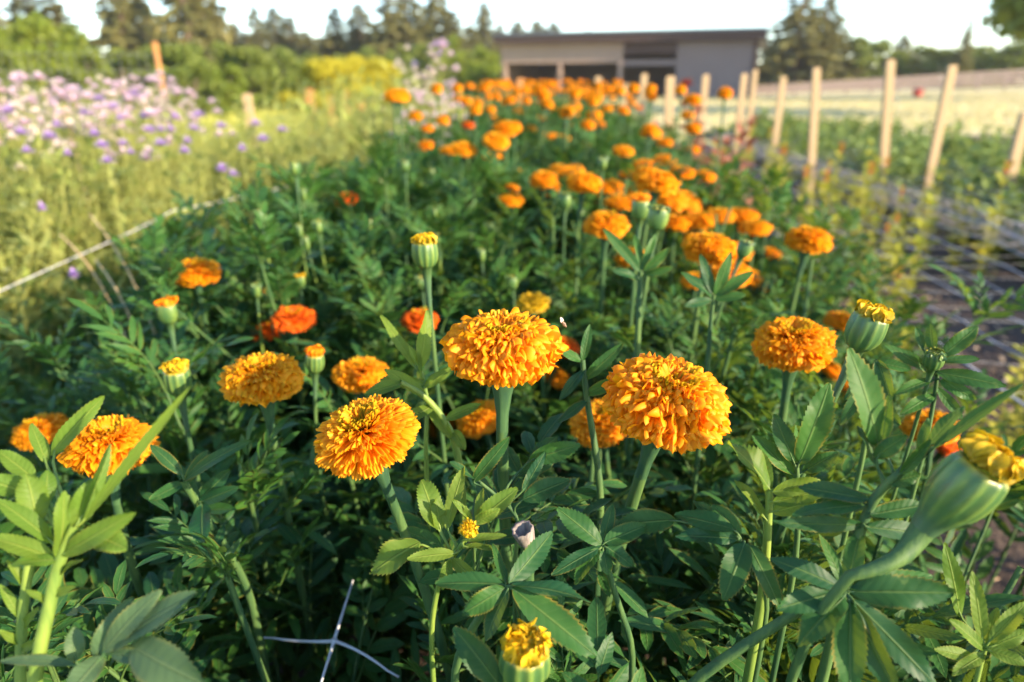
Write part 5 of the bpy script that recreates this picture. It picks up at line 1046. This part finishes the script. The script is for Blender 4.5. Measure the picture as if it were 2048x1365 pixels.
for vv in np.arange(.95, 8.5, .27):
    for uu in np.arange(1.12, 2.25, .28):
        if rngR.random() < (.6 if vv < 3.5 else .35): continue
        k = int(rngR.integers(5)); b = bed(uu + rngR.normal(0, .05), vv + rngR.normal(0, .06)); sc = rngR.uniform(.7, 1.25)
        if ps[k] is None:
            o = thing('seedling', SN[k][3], 'seedling', tuple(b), 'orange tipped seedlings in the netted bed' if SN[k][2] else 'green seedlings in the netted bed'); part('stem', SN[k][0], o); part('leaves', SN[k][1], o)
            if SN[k][2]: part('flower_tip', SN[k][2], o)
            o.scale = (sc,) * 3; ps[k] = o
        else: dup(ps[k], tuple(b), rngR.random() * 6, sc)
ROWM = leaf_mat('row crop leaves', (0.13, 0.21, 0.05), (0.28, 0.35, 0.10), (0.25, 0.3, 0.12), (0.3, 0.3, 0.1), 0.3, (0.30, 0.36, 0.05))
RW = []
for k in range(4):
    st, lf, _ = slender(330 + k, .42, ROWM, 26, .10, .022, None, .08, 9, .3); RW.append((st.mesh('stem', ROWM), lf.mesh('leaves', ROWM)))
pr = [None] * 4
for (ua, ub, va, vb, du, dv) in [(2.75, 3.7, 2.0, 10.5, .26, .30), (3.9, 4.9, 4.0, 13, .33, .42)]:
    for vv in np.arange(va, vb, dv):
        for uu in np.arange(ua, ub, du):
            if rngR.random() < .12: continue
            k = int(rngR.integers(4)); b = bed(uu + rngR.normal(0, .06), vv + rngR.normal(0, .07)); sc = rngR.uniform(.75, 1.2)
            if pr[k] is None:
                o = thing('row_crop_plant', 'bushy green plant of the leafy rows at right', 'plant', tuple(b), 'bushy green plants of the right rows'); part('stem', RW[k][0], o); part('leaves', RW[k][1], o); o.scale = (sc,) * 3; pr[k] = o
            else: dup(pr[k], tuple(b), rngR.random() * 6, sc)
AMM = leaf_mat('reddish brown leaves', (0.26, 0.10, 0.06), (0.42, 0.20, 0.12), (0.3, 0.14, 0.08), (0.3, 0.14, 0.06), 0.3, (0.40, 0.12, 0.05))
for i, (px, py, Y, lab, cp) in enumerate([(1484, 285, 2.9, 'tall reddish brown plant standing at the near end of the netted bed', 0), (1500, 250, 3.4, 'reddish brown plant just right of the taller one', 0), (1400, 225, 4.2, 'smaller reddish brown plant behind the tall stake', 0), (1372, 172, 4.6, 'plant with a dark red flower head before the barn opening', 1), (1312, 262, 4.4, 'low brownish plant at the foot of the tall stake', 0), (1440, 320, 2.4, 'low reddish plant at the right flank of the marigolds', 0)]):
    T = at(px, py, Y); o = thing('reddish_plant', lab, 'plant', (T[0], T[1], 0)); st, lf, tpm = slender(400 + i, T[2], AMM, 34, .10, .016, True if cp else None, .05, 4, .4)
    part('stem', st.mesh('stem', AMM), o); part('leaves', lf.mesh('leaves', AMM), o)
    if cp: fm = MB(); tuft(fm, np.array([0, 0, T[2]]), .05, rngR, 50, .8); part('flower_head', fm.mesh('flower_head', petal_mat('dark red flower', (.25, .01, .01), (.42, .03, .02), (.5, .06, .04))), o)
# sticks and leaf litter on the soil at the right
mb = MB()
for i in range(900):
    b = bed(rngR.uniform(.62, 2.3), rngR.uniform(.4, 6)) + [0, 0, .035 + rngR.random() * .02]; a = rngR.random() * 6.28; d = np.array([math.cos(a), math.sin(a), rngR.normal(0, .15)]) * rngR.uniform(.02, .10)
    if i % 3: V, Fc, A = leaflet(np.linalg.norm(d) * .7, .008, 4, 2, rngR, .4, .9, 0, 0, .3); mb.add(V @ basis(d, [0, 0, 1]) + b, Fc, A)
    else: tube(mb, [b - d * .5, b, b + d * .5], .0022, 4, rngR.random())
o = solo('leaf_litter', mb.mesh('leaf_litter', plain('dry leaf litter', (0.34, 0.23, 0.14), (0.58, 0.44, 0.30), 12, .8)), 'dry sticks and fallen leaves scattered on the dark soil at right', 'litter', kind='stuff')
print('near bushes', nfill, 'wisps', nW, 'objects', len(S.objects))

# ------------------------------------------------------------------ veiling lens glow, added as a thin volume of air
mb = MB(); box(mb, (-130, -20, -1), (130, 150, 24)); me = mb.mesh('veil_haze', bpy.data.materials.new('air'), False); m_ = me.materials[0]; m_.use_nodes = True; m_.node_tree.nodes.clear()
pv = m_.node_tree.nodes.new('ShaderNodeVolumePrincipled'); pv.inputs['Color'].default_value = (0.98, 0.95, 0.90, 1); pv.inputs['Density'].default_value = 0.0006; pv.inputs['Anisotropy'].default_value = 0.2
mo = m_.node_tree.nodes.new('ShaderNodeOutputMaterial'); m_.node_tree.links.new(pv.outputs[0], mo.inputs['Volume'])
solo('veil_haze', me, None, None, kind='stuff')
